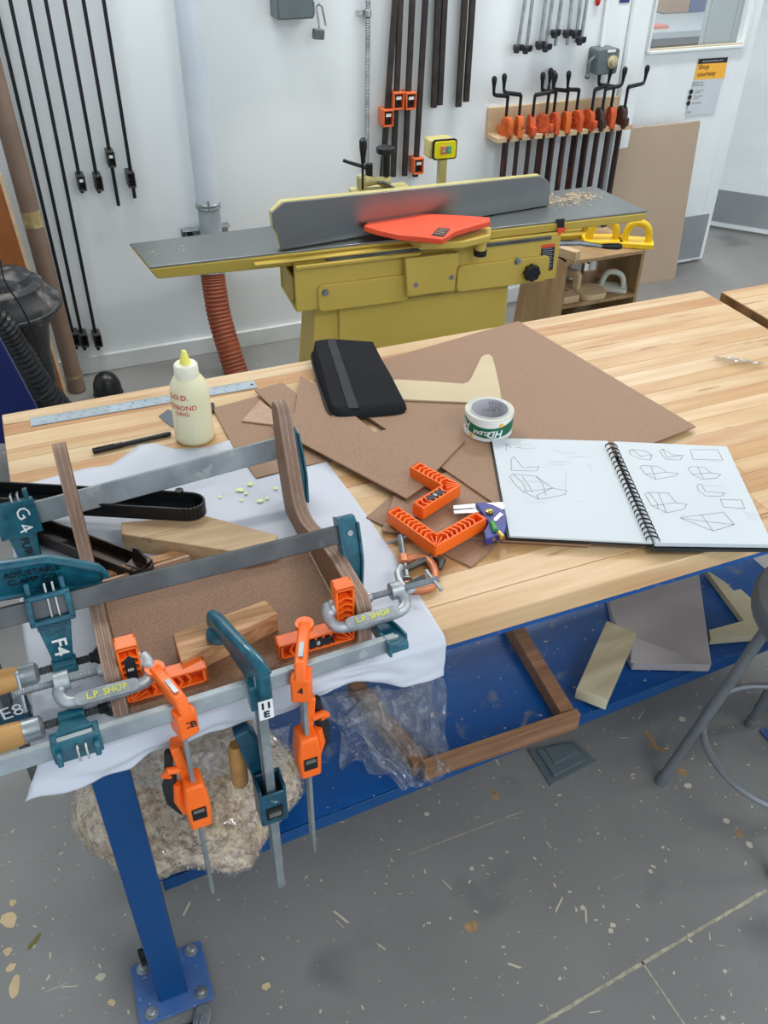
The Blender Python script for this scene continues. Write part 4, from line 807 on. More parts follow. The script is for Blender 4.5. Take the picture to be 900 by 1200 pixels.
cr_ = MB().grid(lump(.180, -.555, .20, .215, .17, SZ, 2.3, sag=.4, infl=.006, amp=.125)).build('film', film, sb, smooth=0, recalc=False)
rr = random.Random(3); base_rows = lump(.180, -.555, .20, .215, .17, SZ, 2.3, sag=.4, infl=.001); cv = MB()
for _ in range(9000):
    i = rr.randrange(2, 18); k = rr.randrange(56); p = base_rows[i][k].lerp(base_rows[i][k + 1], rr.random()).lerp(base_rows[i + 1][k], rr.random() * .9)
    s = rr.uniform(.002, .007); d = Vector((rr.gauss(0, 1), rr.gauss(0, 1), rr.gauss(0, .5))).normalized() * s; q = Vector((rr.gauss(0, 1), rr.gauss(0, 1), rr.gauss(0, 1))).normalized() * s * .35
    cv.add([p - d - q, p + d - q * .6, p + d + q, p - d + q], [(0, 1, 2, 3)])
cv.build('shaving_curls', chipm, sb, smooth=0, recalc=False, kind='stuff')
# neck of the bag: crumpled film rising toward the bench top
def crumple(px, z0, z1, n=26, m_=14, seed=1, amp=.03, push=(0, 0)):
    from mathutils import noise
    tl, tr, br, bl = px; rows = []
    for i in range(m_ + 1):
        row = []
        for k in range(n + 1):
            u, v = k / n, i / m_; x = (tl[0] * (1 - u) + tr[0] * u) * (1 - v) + (bl[0] * (1 - u) + br[0] * u) * v; y = (tl[1] * (1 - u) + tr[1] * u) * (1 - v) + (bl[1] * (1 - u) + br[1] * u) * v
            z = z0 + (z1 - z0) * (1 - v) * (1 - .2 * u); e = noise.noise(Vector((u * 4, v * 3, seed))) ; e2 = noise.noise(Vector((u * 11, v * 9, seed + 5)))
            edge_ = math.sin(math.pi * min(1, u * 1.0)) 
            p = PZ(x + e * 7, y + e2 * 7, z); p.z = max(SZ + .002, p.z + e * amp + e2 * amp * .5); row.append(p)
        rows.append(row)
    return rows
pbg = thing('plastic_bag', 'crumpled clear plastic bag on the shelf over the wooden frame', 'bag', PZ(450, 880, SZ + .01))
MB().grid(crumple([(372, 815), (520, 795), (528, 912), (470, 925)], SZ + .02, .36, seed=2, n=44, m_=30, amp=.045)).build('film', film, pbg, smooth=0, recalc=False)
MB().grid(crumple([(395, 830), (505, 800), (520, 905), (400, 905)], SZ + .01, .33, seed=9, n=36, m_=26, amp=.06)).build('film', film, pbg, smooth=0, recalc=False)
MB().grid(crumple([(150, 845), (340, 850), (335, 905), (130, 930)], SZ + .20, .52, seed=4, n=44, m_=20, amp=.05)).build('film', film, sb, smooth=0, recalc=False)
# frame of wood
wf = thing('wooden_corner_piece', 'dark stained wooden frame corner lying on the blue shelf', 'frame', PZ(600, 850, SZ))
za = SZ + .03
A = PZ(603, 735, za); B = PZ(665, 838, za); C_ = PZ(510, 890, za); D_ = PZ(460, 830, za)
def plank(a, b, w_, z0, z1, mt, par, name='board'):
    a = Vector((a.x, a.y, (z0 + z1) / 2)); b = Vector((b.x, b.y, (z0 + z1) / 2)); return MB().bar(a, b, w_, z1 - z0).build(name, mt, par, bevel=.001)
plank(A + (A - B) * .35, B + (A - B).normalized() * .004, .034, SZ + .001, za + .012, walnut, wf)
dBC = (C_ - B).normalized(); plank(B - dBC * .017 + Vector((0, -.014, 0)), B + dBC * .36 + Vector((0, -.014, 0)), .018, SZ + .001, za + .022, walnut, wf)
plank(B + dBC * .36 + Vector((-.0, .0, 0)), B + dBC * .36 + Vector((-.05, .26, 0)), .034, SZ + .001, za + .012, walnut, wf)
of_ = thing('painted_offcut', 'thick pale offcut board leaning on the folded grey paper', 'offcut', PZ(700, 800, SZ))
zo = .30; o4 = [PZ(*p, zo) for p in [(676, 806), (712, 820), (746, 741), (711, 727)]]
o4[2].z += .045; o4[3].z += .045; o4[2].y -= .02; o4[3].y -= .02
o4[2] = PZ(746, 741, zo + .045); o4[3] = PZ(711, 727, zo + .045)
MB().poly(o4, (0, 0, -1), .035).build('board', palew, of_, bevel=.002)
MB().poly([PZ(676, 806, zo) + Vector((0, -.0015, -.002)), PZ(712, 820, zo) + Vector((0, -.0015, -.002)), PZ(712, 820, zo) + Vector((0, -.0015, -.033)), PZ(676, 806, zo) + Vector((0, -.0015, -.033))], (0, 1, 0), .002).build('cut_end', mat('cut_end', (220, 212, 178), rough=.7), of_)
fp_ = thing('folded_paper', 'large folded sheet of grey paper on the blue shelf', 'paper', PZ(780, 740, SZ))
MB().poly([PZ(*p, SZ + .03) for p in [(700, 640), (815, 640), (834, 778), (742, 776), (718, 722)]], (0, 0, -1), .028).build('folded_stack', mgrey, fp_, bevel=.003)
g1 = [PZ(742, 776, SZ + .004), PZ(834, 778, SZ + .032), PZ(740, 748, SZ + .04)]
MB().poly([PZ(739, 777, SZ + .032), PZ(834, 779, SZ + .033), PZ(800, 768, SZ + .046), PZ(741, 746, SZ + .036)], (0, 0, 1), .001).build('folded_flap', mgrey, fp_)
cu = thing('cut_board', 'pale cut board piece with a pointed notch on the shelf near the stool', 'offcut', PZ(860, 720, SZ))
MB().poly([PZ(*p, SZ + .022) for p in [(827, 667), (850, 682), (860, 692), (868, 690), (886, 706), (915, 715), (915, 742), (833, 749), (831, 738), (872, 727)]], (0, 0, -1), .020).build('board', cutw, cu, bevel=.001)
# ================================================================== ON THE BENCH TOP
Z0 = H + .0004
# hardboard pieces
def piece(px, lay, label, mt=mdf, t=.0035, name='hardboard_piece', cat='board', grp='hardboard pieces on the bench'):
    z = Z0 + lay * .0038; P3 = [PZ(*p, z + t) for p in px]
    o = MB().poly([Vector((p.x, p.y, z)) for p in P3], (0, 0, 1), t).build(name, mt, None, bevel=.0004, seg=1); return tag(o, label, cat, grp)
s1, s2 = PZ(607, 381, Z0), PZ(814, 505, Z0)
piece([(429, 606), (462, 578), (600, 600), (582, 640), (552, 664)], 0, 'brown hardboard piece at the bench front with its corner beside the copper clamp', mdf)
piece([(447, 622), (463, 575), (560, 540), (700, 560), (740, 610), (690, 639), (600, 634)], 1, 'brown hardboard sheet under the orange squares and the sketchbook')
e1 = (s2 - s1); e2 = Vector((e1.y, -e1.x, 0)).normalized()
def q_(p): 
    return p
bz = Z0 + 2 * .0038
P3 = [s1, s2, s2 + e2 * .50, s1 + e2 * .56]
o = MB().poly([Vector((p.x, p.y, bz)) for p in P3], (0, 0, 1), .0035).build('hardboard_piece', mdf, None, bevel=.0004, seg=1); tag(o, 'largest brown hardboard sheet spanning the middle of the bench', 'board', 'hardboard pieces on the bench')
piece([(249, 478), (298, 465), (345, 500), (420, 530), (300, 560), (272, 521)], 0, 'brown hardboard piece beside the glue bottle')
piece([(283, 493), (305, 468.5), (322, 482), (341, 500)], 1, 'small pale triangular hardboard piece beside the pouch', mdfl)
piece([(298.5, 457), (331, 448), (379, 485.5), (341, 499)], 2, 'small rectangular hardboard piece overlapping the pale triangle')
piece([(352, 440), (372, 452), (508.5, 561), (476.5, 584), (318, 500), (345, 484)], 3.2, 'long hardboard strip reaching from the pouch to the orange squares')
piece([(421, 509), (500, 495), (545, 516), (508, 555), (455, 534)], 3.1, 'thin hardboard piece next to the long strip, with a dark gap along its edge')
# loose seam lines: thin score marks on the big sheet
# template, pouch, tape
tz_ = bz + .004
tmp = [(440, 446), (466, 444.5), (510, 447), (543, 449.5), (549, 447), (552, 443), (563.5, 419), (567, 415.8), (573, 415), (577, 418), (580, 428), (586, 455), (588, 470), (546, 471), (476, 468), (440, 468)]
tag(MB().poly([Vector((PZ(*p, tz_ + .004).x, PZ(*p, tz_ + .004).y, tz_)) for p in tmp], (0, 0, 1), .004).build('plywood_template', tplate, None, bevel=.0005), 'tan angled template cut from thin board beside the pouch', 'template')
po = thing('tool_pouch', 'dusty black fabric pouch with a zip lying on the boards', 'pouch', PZ(425, 445, Z0))
pzb = Z0 + .012; rows = []
c4 = [PZ(362, 398, pzb + .028), PZ(440, 402, pzb + .02), PZ(482.5, 482, pzb + .006), PZ(386, 489, pzb + .008)]
top_ = []; bot_ = []; n1, n2 = 16, 20
for j in range(n2 + 1):
    v = j / n2; ra = []; rb = []
    for i in range(n1 + 1):
        u = i / n1; p = c4[0].lerp(c4[1], u).lerp(c4[3].lerp(c4[2], u), v)
        ed = min(u, 1 - u, v * 1.2, (1 - v) * 1.2); r_ = math.sqrt(max(0, 1 - (1 - min(1, ed / .07)) ** 2)) if ed < .07 else 1
        cor = .0
        uu, vv = abs(2 * u - 1), abs(2 * v - 1); p = p.lerp((c4[0] + c4[1] + c4[2] + c4[3]) / 4, .10 * uu ** 6 * vv ** 6); p.z += 0; hh = (.034 * (1 - v) + .016 * v) * r_ * (1 + .10 * math.sin(u * 5 + v * 3) + .06 * math.sin(u * 2 - v * 11) - .12 * (v > .3) * math.exp(-((u - .32) / .08) ** 2))
        base = Vector((p.x, p.y, pzb)); ra.append(base + Vector((0, 0, max(.001, hh)))); rb.append(base + Vector((0, 0, 0)))
    top_.append(ra); bot_.append(rb)
mb = MB().grid(top_).grid(bot_); W1 = n1 + 1; o2 = (n1 + 1) * (n2 + 1)
bd = [i for i in range(W1)] + [j * W1 + n1 for j in range(1, n2 + 1)] + [n2 * W1 + i for i in range(n1 - 1, -1, -1)] + [j * W1 for j in range(n2 - 1, 0, -1)]
mb.f += [(bd[i], bd[(i + 1) % len(bd)], bd[(i + 1) % len(bd)] + o2, bd[i] + o2) for i in range(len(bd))]
mb.build('body', fabric, po, smooth=60)
def pz_top(u, v, dz=.001): 
    i = int(u * n1); j = int(v * n2); return top_[min(j, n2)][min(i, n1)] + Vector((0, 0, dz))
bn = MB(); rws = [[pz_top(.26 + .02, v / 20) + Vector((-.012, 0, 0)), pz_top(.26 + .02, v / 20) + Vector((.012, 0, 0))] for v in range(1, 20)]
for r_ in rws:
    pass
bn.grid([[pz_top(.25, v / 20, .0014), pz_top(.38, v / 20, .0014)] for v in range(1, 20)]).build('strap_band', zipm, po, smooth=0)
zp = [top_[j][0].lerp(bot_[j][0], .35) + Vector((-.002, -.001, .004)) for j in range(n2 + 1)]
MB().tube(zp, .0025, 6).build('zip', zipm, po)
tpo = MB(); z_t = bz + .0045; tc_ = PZ(574, 478, z_t + .048); tc_ = Vector((tc_.x, tc_.y, z_t)); TR = (PZ(603, 480, z_t + .045) - PZ(545.5, 480, z_t + .045)).length / 2
tr = thing('tape_roll', 'roll of clear packing tape with a green label band', 'tape roll', tc_)
MB().lathe([(TR * .79, 0), (TR * .79, .046), (TR, .046), (TR, 0), (TR * .79, 0)], tc_, (0, 0, 1), 56, cap=False).build('tape', tapeedge, tr, bevel=.0005)
MB().lathe([(TR * .75, .0002), (TR * .75, .0475), (TR * .79, .0475), (TR * .79, .0002), (TR * .75, .0002)], tc_, (0, 0, 1), 56, cap=False).build('core', corem, tr)
view_a = math.atan2(CP.y - tc_.y, CP.x - tc_.x)
def cylp(R_, ang, z): return Vector((tc_.x + R_ * math.cos(ang), tc_.y + R_ * math.sin(ang), z))
gb = []
for z0_, z1_, R_, mt_, nm in ((.0005, .0455, TR * 1.004, whitep, 'wrapper'),):
    MB().grid([[cylp(R_, view_a + (i - 30) * .045, z_t + z) for i in range(61)] for z in (z0_, z1_)]).build(nm, mt_, tr, smooth=60, recalc=False)
rowt = [cylp(TR * 1.008, view_a + (i - 30) * .045, z_t + .040 - .010 * math.sin(math.pi * i / 60) ) for i in range(61)]; rowb = [cylp(TR * 1.008, view_a + (i - 30) * .045, z_t + .016 - .010 * math.sin(math.pi * i / 60) + .004 * (1 - i / 60)) for i in range(61)]
MB().grid([rowt, rowb]).build('green_band', tapegreen, tr, smooth=60, recalc=False)
def cmap(a0, zc, R_=TR * 1.014, inner=False, rot=1):
    def f(p):
        s = -1 if inner else 1
        return cylp(R_, a0 + s * rot * p.x / R_, zc + rot * p.y)
    return f
# the label is upside down on the roll
tl = MB(); tl.text('HD', .021, (0, 0, 0), (1, 0, 0), (0, 1, 0), mapf=cmap(view_a + .33, z_t + .018, rot=-1), bold=.0006, shear=.2); tl.text('CLEAR', .012, (0, 0, 0), (1, 0, 0), (0, 1, 0), mapf=cmap(view_a - .22, z_t + .019, rot=-1), shear=.3, bold=.0003)
tl.text('HD', .021, (0, 0, 0), (1, 0, 0), (0, 1, 0), mapf=cmap(view_a - 1.12, z_t + .024, rot=-1), bold=.0006, shear=.2); tl.build('lettering', whitep, tr, smooth=0)
ic = MB(); ic.text('HEAVY\nDUTY', .009, (0, 0, 0), (1, 0, 0), (0, 1, 0), mapf=cmap(view_a + math.pi - .3, z_t + .034, TR * .745, True)); ic.text('CLEAR', .009, (0, 0, 0), (1, 0, 0), (0, 1, 0), mapf=cmap(view_a + math.pi + .05, z_t + .022, TR * .745, True)); ic.build('core_print', mat('core_print', (120, 120, 128), rough=.7), tr, smooth=0)
for a_, z_ in ((.55, .036), (-.7, .006)): MB().lathe([(.0045, 0), (.0045, .0006)], cylp(TR * 1.008, view_a + a_, z_t + z_), (math.cos(view_a + a_), math.sin(view_a + a_), 0), 12).build('badge', labelo, tr)
# ------------------------------------------------------------------ sketchbook
sk = thing('sketchbook', 'open spiral bound sketchbook with pencil chair sketches', 'sketchbook', PZ(735, 580, Z0))
kz_ = Z0 + .0125
def bk(px, zt, t, mt, nm, bev=.0006): return MB().poly([PZ(*p, zt) for p in px], (0, 0, -1), t).build(nm, mt, sk, bevel=bev, seg=1)
LP = [(576, 513), (712, 516.5), (765, 636), (597, 628)]; RPg = [(719, 517), (852, 523), (906, 638), (768, 636)]
zl = kz_ + .006; zr_ = kz_ + .010
bk([(573.5, 513.5), (712, 517), (766, 639.5), (594.5, 631)], kz_ + .001, .0028, blackp, 'cover')
bk([(718, 519), (853, 525), (908, 646), (765, 645)], kz_ + .001, .0028, blackp, 'cover')
bk(LP, zl, .004, pagem, 'page_block'); bk(RPg, zr_, .008, pagem, 'page_block')
rings = MB(); NR = 22
for i in range(NR):
    f = (i + .5) / NR; a = PZ(715.5 + (766.5 - 715.5) * f, 520 + (634 - 520) * f, zr_ + .002); dr = (PZ(768, 636, zr_) - PZ(719, 517, zr_)).normalized(); xr = Vector((dr.y, -dr.x, 0)); xr = xr if xr.x > 0 else -xr
    for o_ in (-.0012, .0012): rings.tube([a + dr * o_ + xr * (.0105 * math.cos(t)) + Vector((0, 0, .0075 * math.sin(t) - .002)) + dr * .003 * math.cos(t) for t in [math.pi * k / 8 for k in range(-1, 10)]], .00075, 5)
for i in range(1): pass
rings.build('wire_spiral', iron, sk, kind='stuff')
def sketch(strokes, org, sc_, z, mt, wpx=.0007, ps=None):
    m_ = MB()
    for s in strokes:
        m_.ribbon([PZ(org[0] + x / sc_, org[1] + y / sc_, z + .0004) for x, y in s], (0, 0, 1), wpx)
    return m_
O7 = (560, 400); S7 = 2.647
L_main = [[(80, 320), (90, 318), (88, 338)], [(90, 318), (104, 330)], [(120, 330), (135, 328)], [(103, 365), (112, 358), (122, 370), (140, 392), (190, 388), (182, 402), (104, 400), (103, 365)], [(98, 418), (110, 412), (180, 418), (232, 455), (276, 463), (270, 475), (190, 490), (140, 466), (112, 440), (98, 418)], [(140, 466), (232, 456)], [(110, 412), (140, 440), (150, 466)], [(138, 418), (160, 450), (168, 468)], [(180, 418), (200, 440), (212, 478)], [(190, 490), (182, 478), (232, 455)]]
L_faint = [[(130, 332), (180, 332)], [(120, 322), (165, 318)], [(232, 335), (262, 345), (296, 348), (300, 336)], [(285, 360), (350, 354)], [(220, 374), (285, 374)], [(222, 382), (270, 382)], [(338, 382), (352, 390), (350, 410)], [(145, 496), (208, 500)], [(300, 494), (328, 498)], [(125, 430), (220, 440)], [(270, 460), (275, 400)]]
R_main = [[(470, 340), (478, 335), (520, 340), (540, 352), (535, 368), (502, 364), (474, 352), (470, 340)], [(478, 335), (504, 356), (540, 352)], [(564, 340), (574, 334), (604, 352), (636, 354), (628, 368), (582, 366), (564, 340)], [(574, 334), (586, 360), (636, 354)], [(658, 336), (744, 336), (760, 368), (668, 366), (658, 336)], [(502, 390), (512, 384), (560, 388), (588, 406), (622, 410), (610, 418), (552, 428), (520, 412), (502, 390)], [(520, 412), (588, 406)], [(536, 386), (552, 428)], [(652, 394), (664, 388), (704, 392), (724, 408), (754, 412), (740, 424), (696, 428), (664, 412), (652, 394)], [(682, 390), (700, 426)], [(664, 412), (724, 408)], [(680, 446), (692, 442), (706, 466), (766, 470), (756, 480), (708, 480), (684, 464), (680, 446)], [(518, 474), (530, 468), (590, 470), (616, 500), (648, 506), (640, 520), (586, 532), (540, 510), (518, 474)], [(540, 510), (616, 500)], [(560, 470), (586, 532)], [(530, 468), (556, 500), (560, 520)], [(752, 490), (818, 492), (828, 518), (762, 514), (752, 490)], [(628, 546), (694, 538), (762, 530), (796, 568), (730, 588), (628, 548)], [(694, 538), (730, 588)], [(628, 548), (720, 560), (796, 568)]]
R_faint = [[(715, 372), (752, 374)], [(700, 448), (760, 450)], [(820, 520), (834, 534), (870, 534)], [(836, 542), (872, 544)], [(838, 550), (866, 552)], [(798, 520), (822, 516)]]
sketch(L_main, O7, S7, zl, pencil).build('pencil_sketch', pencil, sk, smooth=0, recalc=False); sketch(L_faint, O7, S7, zl, pencill).build('faint_notes', pencill, sk, smooth=0, recalc=False)
sketch(R_main, O7, S7, zr_, pencil).build('pencil_sketch', pencil, sk, smooth=0, recalc=False); sketch(R_faint, O7, S7, zr_, pencill).build('faint_notes', pencill, sk, smooth=0, recalc=False)
# ------------------------------------------------------------------ ruler, pen, bottle, scrap, plastic
r0_, r1_ = PZ(35.5, 495, Z0 + .001), PZ(299.5, 450, Z0 + .001); rx = (r1_ - r0_).normalized(); ry = Vector((-rx.y, rx.x, 0)); RL = (r1_ - r0_).length; RWd = .033
ru = thing('steel_ruler', 'steel ruler with black markings along the back of the bench', 'ruler', r0_)
RM = frame(Vector((r0_.x, r0_.y, Z0)), rx, ry)
MB(RM).box((RL / 2, 0, .0007), (RL, RWd, .0013)).build('blade', mat('ruler_steel', (164, 176, 184), (150, 162, 170), rough=.38, metal=.5, scale=20), ru, bevel=.0003)
tk = MB(RM)
for i in range(18 * 8 + 1):
    x = .004 + i * (RL - .02) / 144; l = .006 if i % 8 == 0 else (.004 if i % 4 == 0 else .0025)
    for s in (1, -1): tk.add([(x - .0003, s * RWd / 2 * .97, .0015), (x + .0003, s * RWd / 2 * .97, .0015), (x + .0003, s * (RWd / 2 * .97 - l), .0015), (x - .0003, s * (RWd / 2 * .97 - l), .0015)], [(0, 1, 2, 3)])
tk.build('graduations', ink, ru, smooth=0, recalc=False, kind='stuff')
nm = MB(RM)
for i in range(1, 18):
    x = .004 + i * (RL - .02) / 18; nm.text(str(i), .0075, (x + .003, .0065, .0008), (1, 0, 0), (0, 1, 0), .001); nm.text(str(18 - i), .0075, (x - .003, -.006, .0008), (-1, 0, 0), (0, -1, 0), .001)
nm.build('numerals', ink, ru, smooth=0)
MB(RM).lathe([(.003, .0014), (.003, .0019)], (RL - .008, 0, 0), (0, 0, 1), 12).build('hang_hole', ink, ru)
pn = thing('black_pen', 'slim black pen lying on the maple bench', 'pen', PZ(155, 519, Z0))
a, b = PZ(108.5, 529, Z0 + .0055), PZ(200, 508, Z0 + .005); d = (b - a).normalized(); L_ = (b - a).length
MB().lathe([(.0035, 0), (.0055, .002), (.0056, L_ * .38), (.005, L_ * .38 + .0005)], a, d, 16).build('cap', blackp, pn); MB().lathe([(.0045, 0), (.0045, L_ * .5), (.005, L_ * .55), (.004, L_ * .62)], a + d * L_ * .38, d, 16).build('barrel', blackp, pn)
MB().bar(a + Vector((0, 0, .0058)), a + d * L_ * .28 + Vector((0, 0, .0058)), .002, .0012).build('clip', blackp, pn)
bc0 = PZ(229, 512, Z0); br_ = (PZ(250, 500, Z0 + .02) - PZ(204, 500, Z0 + .02)).length / 2
bo_ = thing('glue_bottle', 'cream squeeze bottle of glue with red handwriting and yellow nozzle', 'bottle', bc0)
hz = PY(215, 412, bc0.y).z - Z0
s_ = hz / .185
MB().lathe([(br_ * .9, 0), (br_ * .98, .004), (br_, .01), (br_ * .99, .03), (br_ * .97, .06), (br_ * .98, .09), (br_ * .97, .105 * s_), (br_ * .88, .120 * s_), (br_ * .70, .132 * s_), (br_ * .55, .138 * s_), (br_ * .5, .142 * s_)], bc0, (0, 0, 1), 40).build('body', cream, bo_, smooth=60)
MB().lathe([(br_ * .58, 0), (br_ * .60, .003), (br_ * .58, .024 * s_), (br_ * .52, .027 * s_), (br_ * .3, .028 * s_)], bc0 + Vector((0, 0, .134 * s_)), (0, 0, 1), 32).build('cap', capm, bo_)
MB().lathe([(br_ * .32, 0), (br_ * .26, .004), (br_ * .12, .026), (br_ * .09, .027)], bc0 + Vector((0, 0, .160 * s_)), (0, 0, 1), 20).build('nozzle', yelc, bo_)
va = math.atan2(CP.y - bc0.y, CP.x - bc0.x)
def bmap(a0, zc, R_=br_ * 1.005): return lambda p: Vector((bc0.x + R_ * math.cos(a0 + p.x / R_), bc0.y + R_ * math.sin(a0 + p.x / R_), bc0.z + zc + p.y))
tb = MB(); tb.text('S.O.D.', .015, (0, 0, 0), (1, 0, 0), (0, 1, 0), mapf=bmap(va - .62, .108 * s_, br_ * 1.01), bold=.0002); tb.text('TITEBOND', .014, (0, 0, 0), (1, 0, 0), (0, 1, 0), mapf=bmap(va - .62, .086 * s_)); tb.text('ORIG.', .012, (0, 0, 0), (1, 0, 0), (0, 1, 0), mapf=bmap(va - .50, .073 * s_)); tb.build('handwriting', redink, bo_, smooth=0)
tag(MB().poly([Vector((PZ(*p, Z0).x, PZ(*p, Z0).y, Z0)) for p in [(186, 488), (197, 480), (206, 484), (208, 503), (200, 500)]], (0, 0, 1), .001).build('grey_scrap', sandp), 'small grey paper scrap behind the glue bottle', 'scrap')
tag(MB().poly([Vector((PZ(*p, Z0).x, PZ(*p, Z0).y, Z0)) for p in [(243, 478), (250, 475), (252, 478), (250, 485), (246, 486)]], (0, 0, 1), .008).build('black_clip', blackp), 'tiny black clip beside the glue bottle', 'clip')
from mathutils import noise as nz
pw_ = MB(); rows = []
for i in range(15):
    u = i / 14; cx, cy_ = 838 + 56 * u, 418 + 8 * u; row = []
    for j in range(9):
        a = 2 * math.pi * (j % 8) / 8; r_ = (6.5 * math.sin(math.pi * (u * .94 + .03)) ** .5) * (1 + .5 * nz.noise(Vector((u * 9, j % 8, 2)))); p = PZ(cx + math.cos(a) * r_ * .8, cy_ + math.sin(a) * r_ * .7, Z0 + .006); p.z = Z0 + .006 + .007 * math.sin(a) * (1 + nz.noise(Vector((u * 8, j % 8, 7)))); p.z = max(p.z, Z0 + .0005); row.append(p)
    rows.append(row)
tag(pw_.grid(rows).build('plastic_scrap', film, smooth=0, recalc=False), 'crumpled clear plastic scrap on the far part of the bench', 'scrap')
# ------------------------------------------------------------------ white paper under the work
def interp(P_, x):
    for (x0, y0), (x1, y1) in zip(P_, P_[1:]):
        if x <= x1: return y0 + (y1 - y0) * (x - x0) / (x1 - x0) if x > x0 else y0
    return P_[-1][1]
zp_ = H + .0012
back = sorted([(PZ(*p, zp_).x, PZ(*p, zp_).y) for p in [(2, 600), (20, 575), (40, 566), (75, 557), (100, 550), (130, 546), (146, 535), (163, 522), (180, 520), (205, 527), (240, 525), (275, 515), (292, 519), (310, 520), (335, 523), (362, 528), (377, 534), (382, 540)]])
rgt = sorted([(PZ(*p, zp_).y, PZ(*p, zp_).x) for p in [(382, 540), (420, 590), (455, 640), (490, 695), (515, 735)]])
FY = -.879
out = [(PY(*p, FY - .012).x, PY(*p, FY - .012).z) for p in [(8, 973), (20, 962), (40, 935), (62, 916), (78, 915), (110, 908), (152, 895), (175, 880), (210, 872), (250, 855), (300, 842), (345, 829), (390, 806), (430, 800), (470, 803), (513, 793)]]; out.sort()
out[0] = (-.045, out[0][1])
cols = 110; rows_t = 34; rows_b = 22; X0 = -.010; X1 = .563; G = []
for j in range(rows_t + rows_b + 1):
    row = []
    for i in range(cols + 1):
        u = i / cols; x = X0 + (X1 - X0) * u
        if j <= rows_t:
            v = j / rows_t; yb = interp(back, x); y = yb + (FY + .004 - yb) * v
            xr_ = interp(rgt, y); xx = X0 + (min(X1, xr_) - X0) * u if u > .5 else x
            xx = X0 + (xr_ - X0) * u if True else x
            yb = interp(back, min(xx, back[-1][0])); y = yb + (FY + .004 - yb) * v
            z = zp_ + .0012 * max(0, nz.noise(Vector((xx * 9, y * 9, 0)))) + .004 * max(0, nz.noise(Vector((xx * 5, y * 4, 3))) - .25)
            if v < .06: z += (.06 - v) * .03
            if xx < -.002: z -= (-.002 - xx) ** 1.3 * 3.0 * (.4 + .6 * v)
            row.append(Vector((xx, y, z)))
        else:
            v = (j - rows_t) / rows_b; zb = interp(out, x if x > 0 else x); h_ = zp_ - zb
            wv = .010 * nz.noise(Vector((x * 8, v * 1.5, 1))) + .004 * nz.noise(Vector((x * 25, v * 4, 1)))
            s = v; z = zp_ - h_ * s; y = FY - .004 - .010 * min(1, s * 6) + wv * s * 1.4 - .012 * s * (1 - u)
            if x < .0: z -= (-.002 - x) ** 1.3 * 3.0 * (1 - s) if x < -.002 else 0
            row.append(Vector((x - (.03 * s if u < .06 else 0) * (1 - u / .06) if u < .06 else x, min(y, -.8775), z)))
    G.append(row)
po_ = MB().grid(G).build('white_paper', paper, None, smooth=60); sm = po_.modifiers.new('t', 'SOLIDIFY'); sm.thickness = .0004
tag(po_, 'large white paper sheet under the clamped box, draping over the bench front', 'paper')
gl_ = []
for k, (x, y, r_) in enumerate([(281, 574, .006), (293, 567, .005), (258, 582, .003), (283, 586, .003), (323, 572, .004), (305, 587, .005), (313, 584, .003), (288, 578, .004), (262, 577, .002)]):
    c_ = PZ(x, y, zp_ + .0025); m_ = MB(); rr = random.Random(k); P_ = [c_ + Vector((r_ * rr.uniform(.5, 1.4) * math.cos(2 * math.pi * i / 10), r_ * rr.uniform(.5, 1.4) * math.sin(2 * math.pi * i / 10), 0)) for i in range(10)]
    m_.poly(P_, (0, 0, 1), .0006).build('glue_spot', glue, po_)
tb2 = MB(); tb2.add([PY(*p, FY - .026) for p in [(413, 768), (450, 748), (452, 752), (440, 760), (428, 782), (424, 776)]], [(0, 1, 2, 3, 4, 5)]); 
cw = MB(); cw.tube([PY(*p, FY - .024) for p in [(415, 775), (420, 770), (425, 779), (440, 762), (448, 757), (450, 763)]], .0009, 5); cw.build('white_pen_mark', whitep, po_)
# ================================================================== THE CLAMPED BOX
PZ0 = H + .0035
prof = [(-.866, PZ0), (-.868, .935), (-.866, .970)] + [(-.846 + .020 * math.cos(R(a)), .971 + .020 * math.sin(R(a))) for a in (165, 140, 115, 95)] + [(-.76, .988), (-.69, .974), (-.63, .952), (-.605, .946), (-.585, .948), (-.568, .958), (-.558, .974), (-.552, .993), (-.53, 1.05), (-.510, 1.100), (-.502, 1.107), (-.490, 1.108), (-.480, 1.100), (-.477, 1.083), (-.487, .991), (-.508, .93), (-.52, PZ0)]
bx = thing('clamped_box', 'brown laminated seat shaped box clamped together on white paper', 'glue up', (.27, -.72, PZ0))
for nm_, x0_, x1_ in (('side_plate', .0895, .1085), ('side_plate', .4345, .4555)):
    inner = 1 if x0_ < .2 else -1
    base = bpy.data.objects.new('side_plate', None); COL.objects.link(base); base.parent = bx
    n_l = 5; wl_ = (x1_ - x0_) / n_l
    for i in range(n_l): MB().prism(prof, (x0_ + i * wl_ + .00005, 0, 0), (0, 1, 0), (0, 0, 1), 0, wl_ - .0001).build('lamination', ply1 if i % 2 == 0 else mat('laminate_mid', (150, 122, 104), (136, 110, 92), rough=.6, scale=20), base, bevel=.0005, seg=1)
    xi = x1_ if inner == 1 else x0_ - .0014
    MB().prism(prof, (xi, 0, 0), (0, 1, 0), (0, 0, 1), 0, .0014).build('inner_face', mdfd, base)
MB().box((.2715, -.742, PZ0 + .006), (.322, .25, .012)).build('seat_board', mdfd, bx, bevel=.001)
MB().bar((.110, -.612, PZ0 + .017), (.250, -.600, PZ0 + .017), .004, .010).build('thin_strip', mdfl, bx)
MB().tube([(.4325, -.868, PZ0 + .0125), (.4325, -.62, PZ0 + .0125)], .0012, 6).build('glue_line', mat('glue_bead', (186, 176, 150), rough=.4), bx)
SB = PZ0 + .0122
a, b = PZ(127, 671, PZ0 + .012), PZ(233, 641, PZ0 + .012)
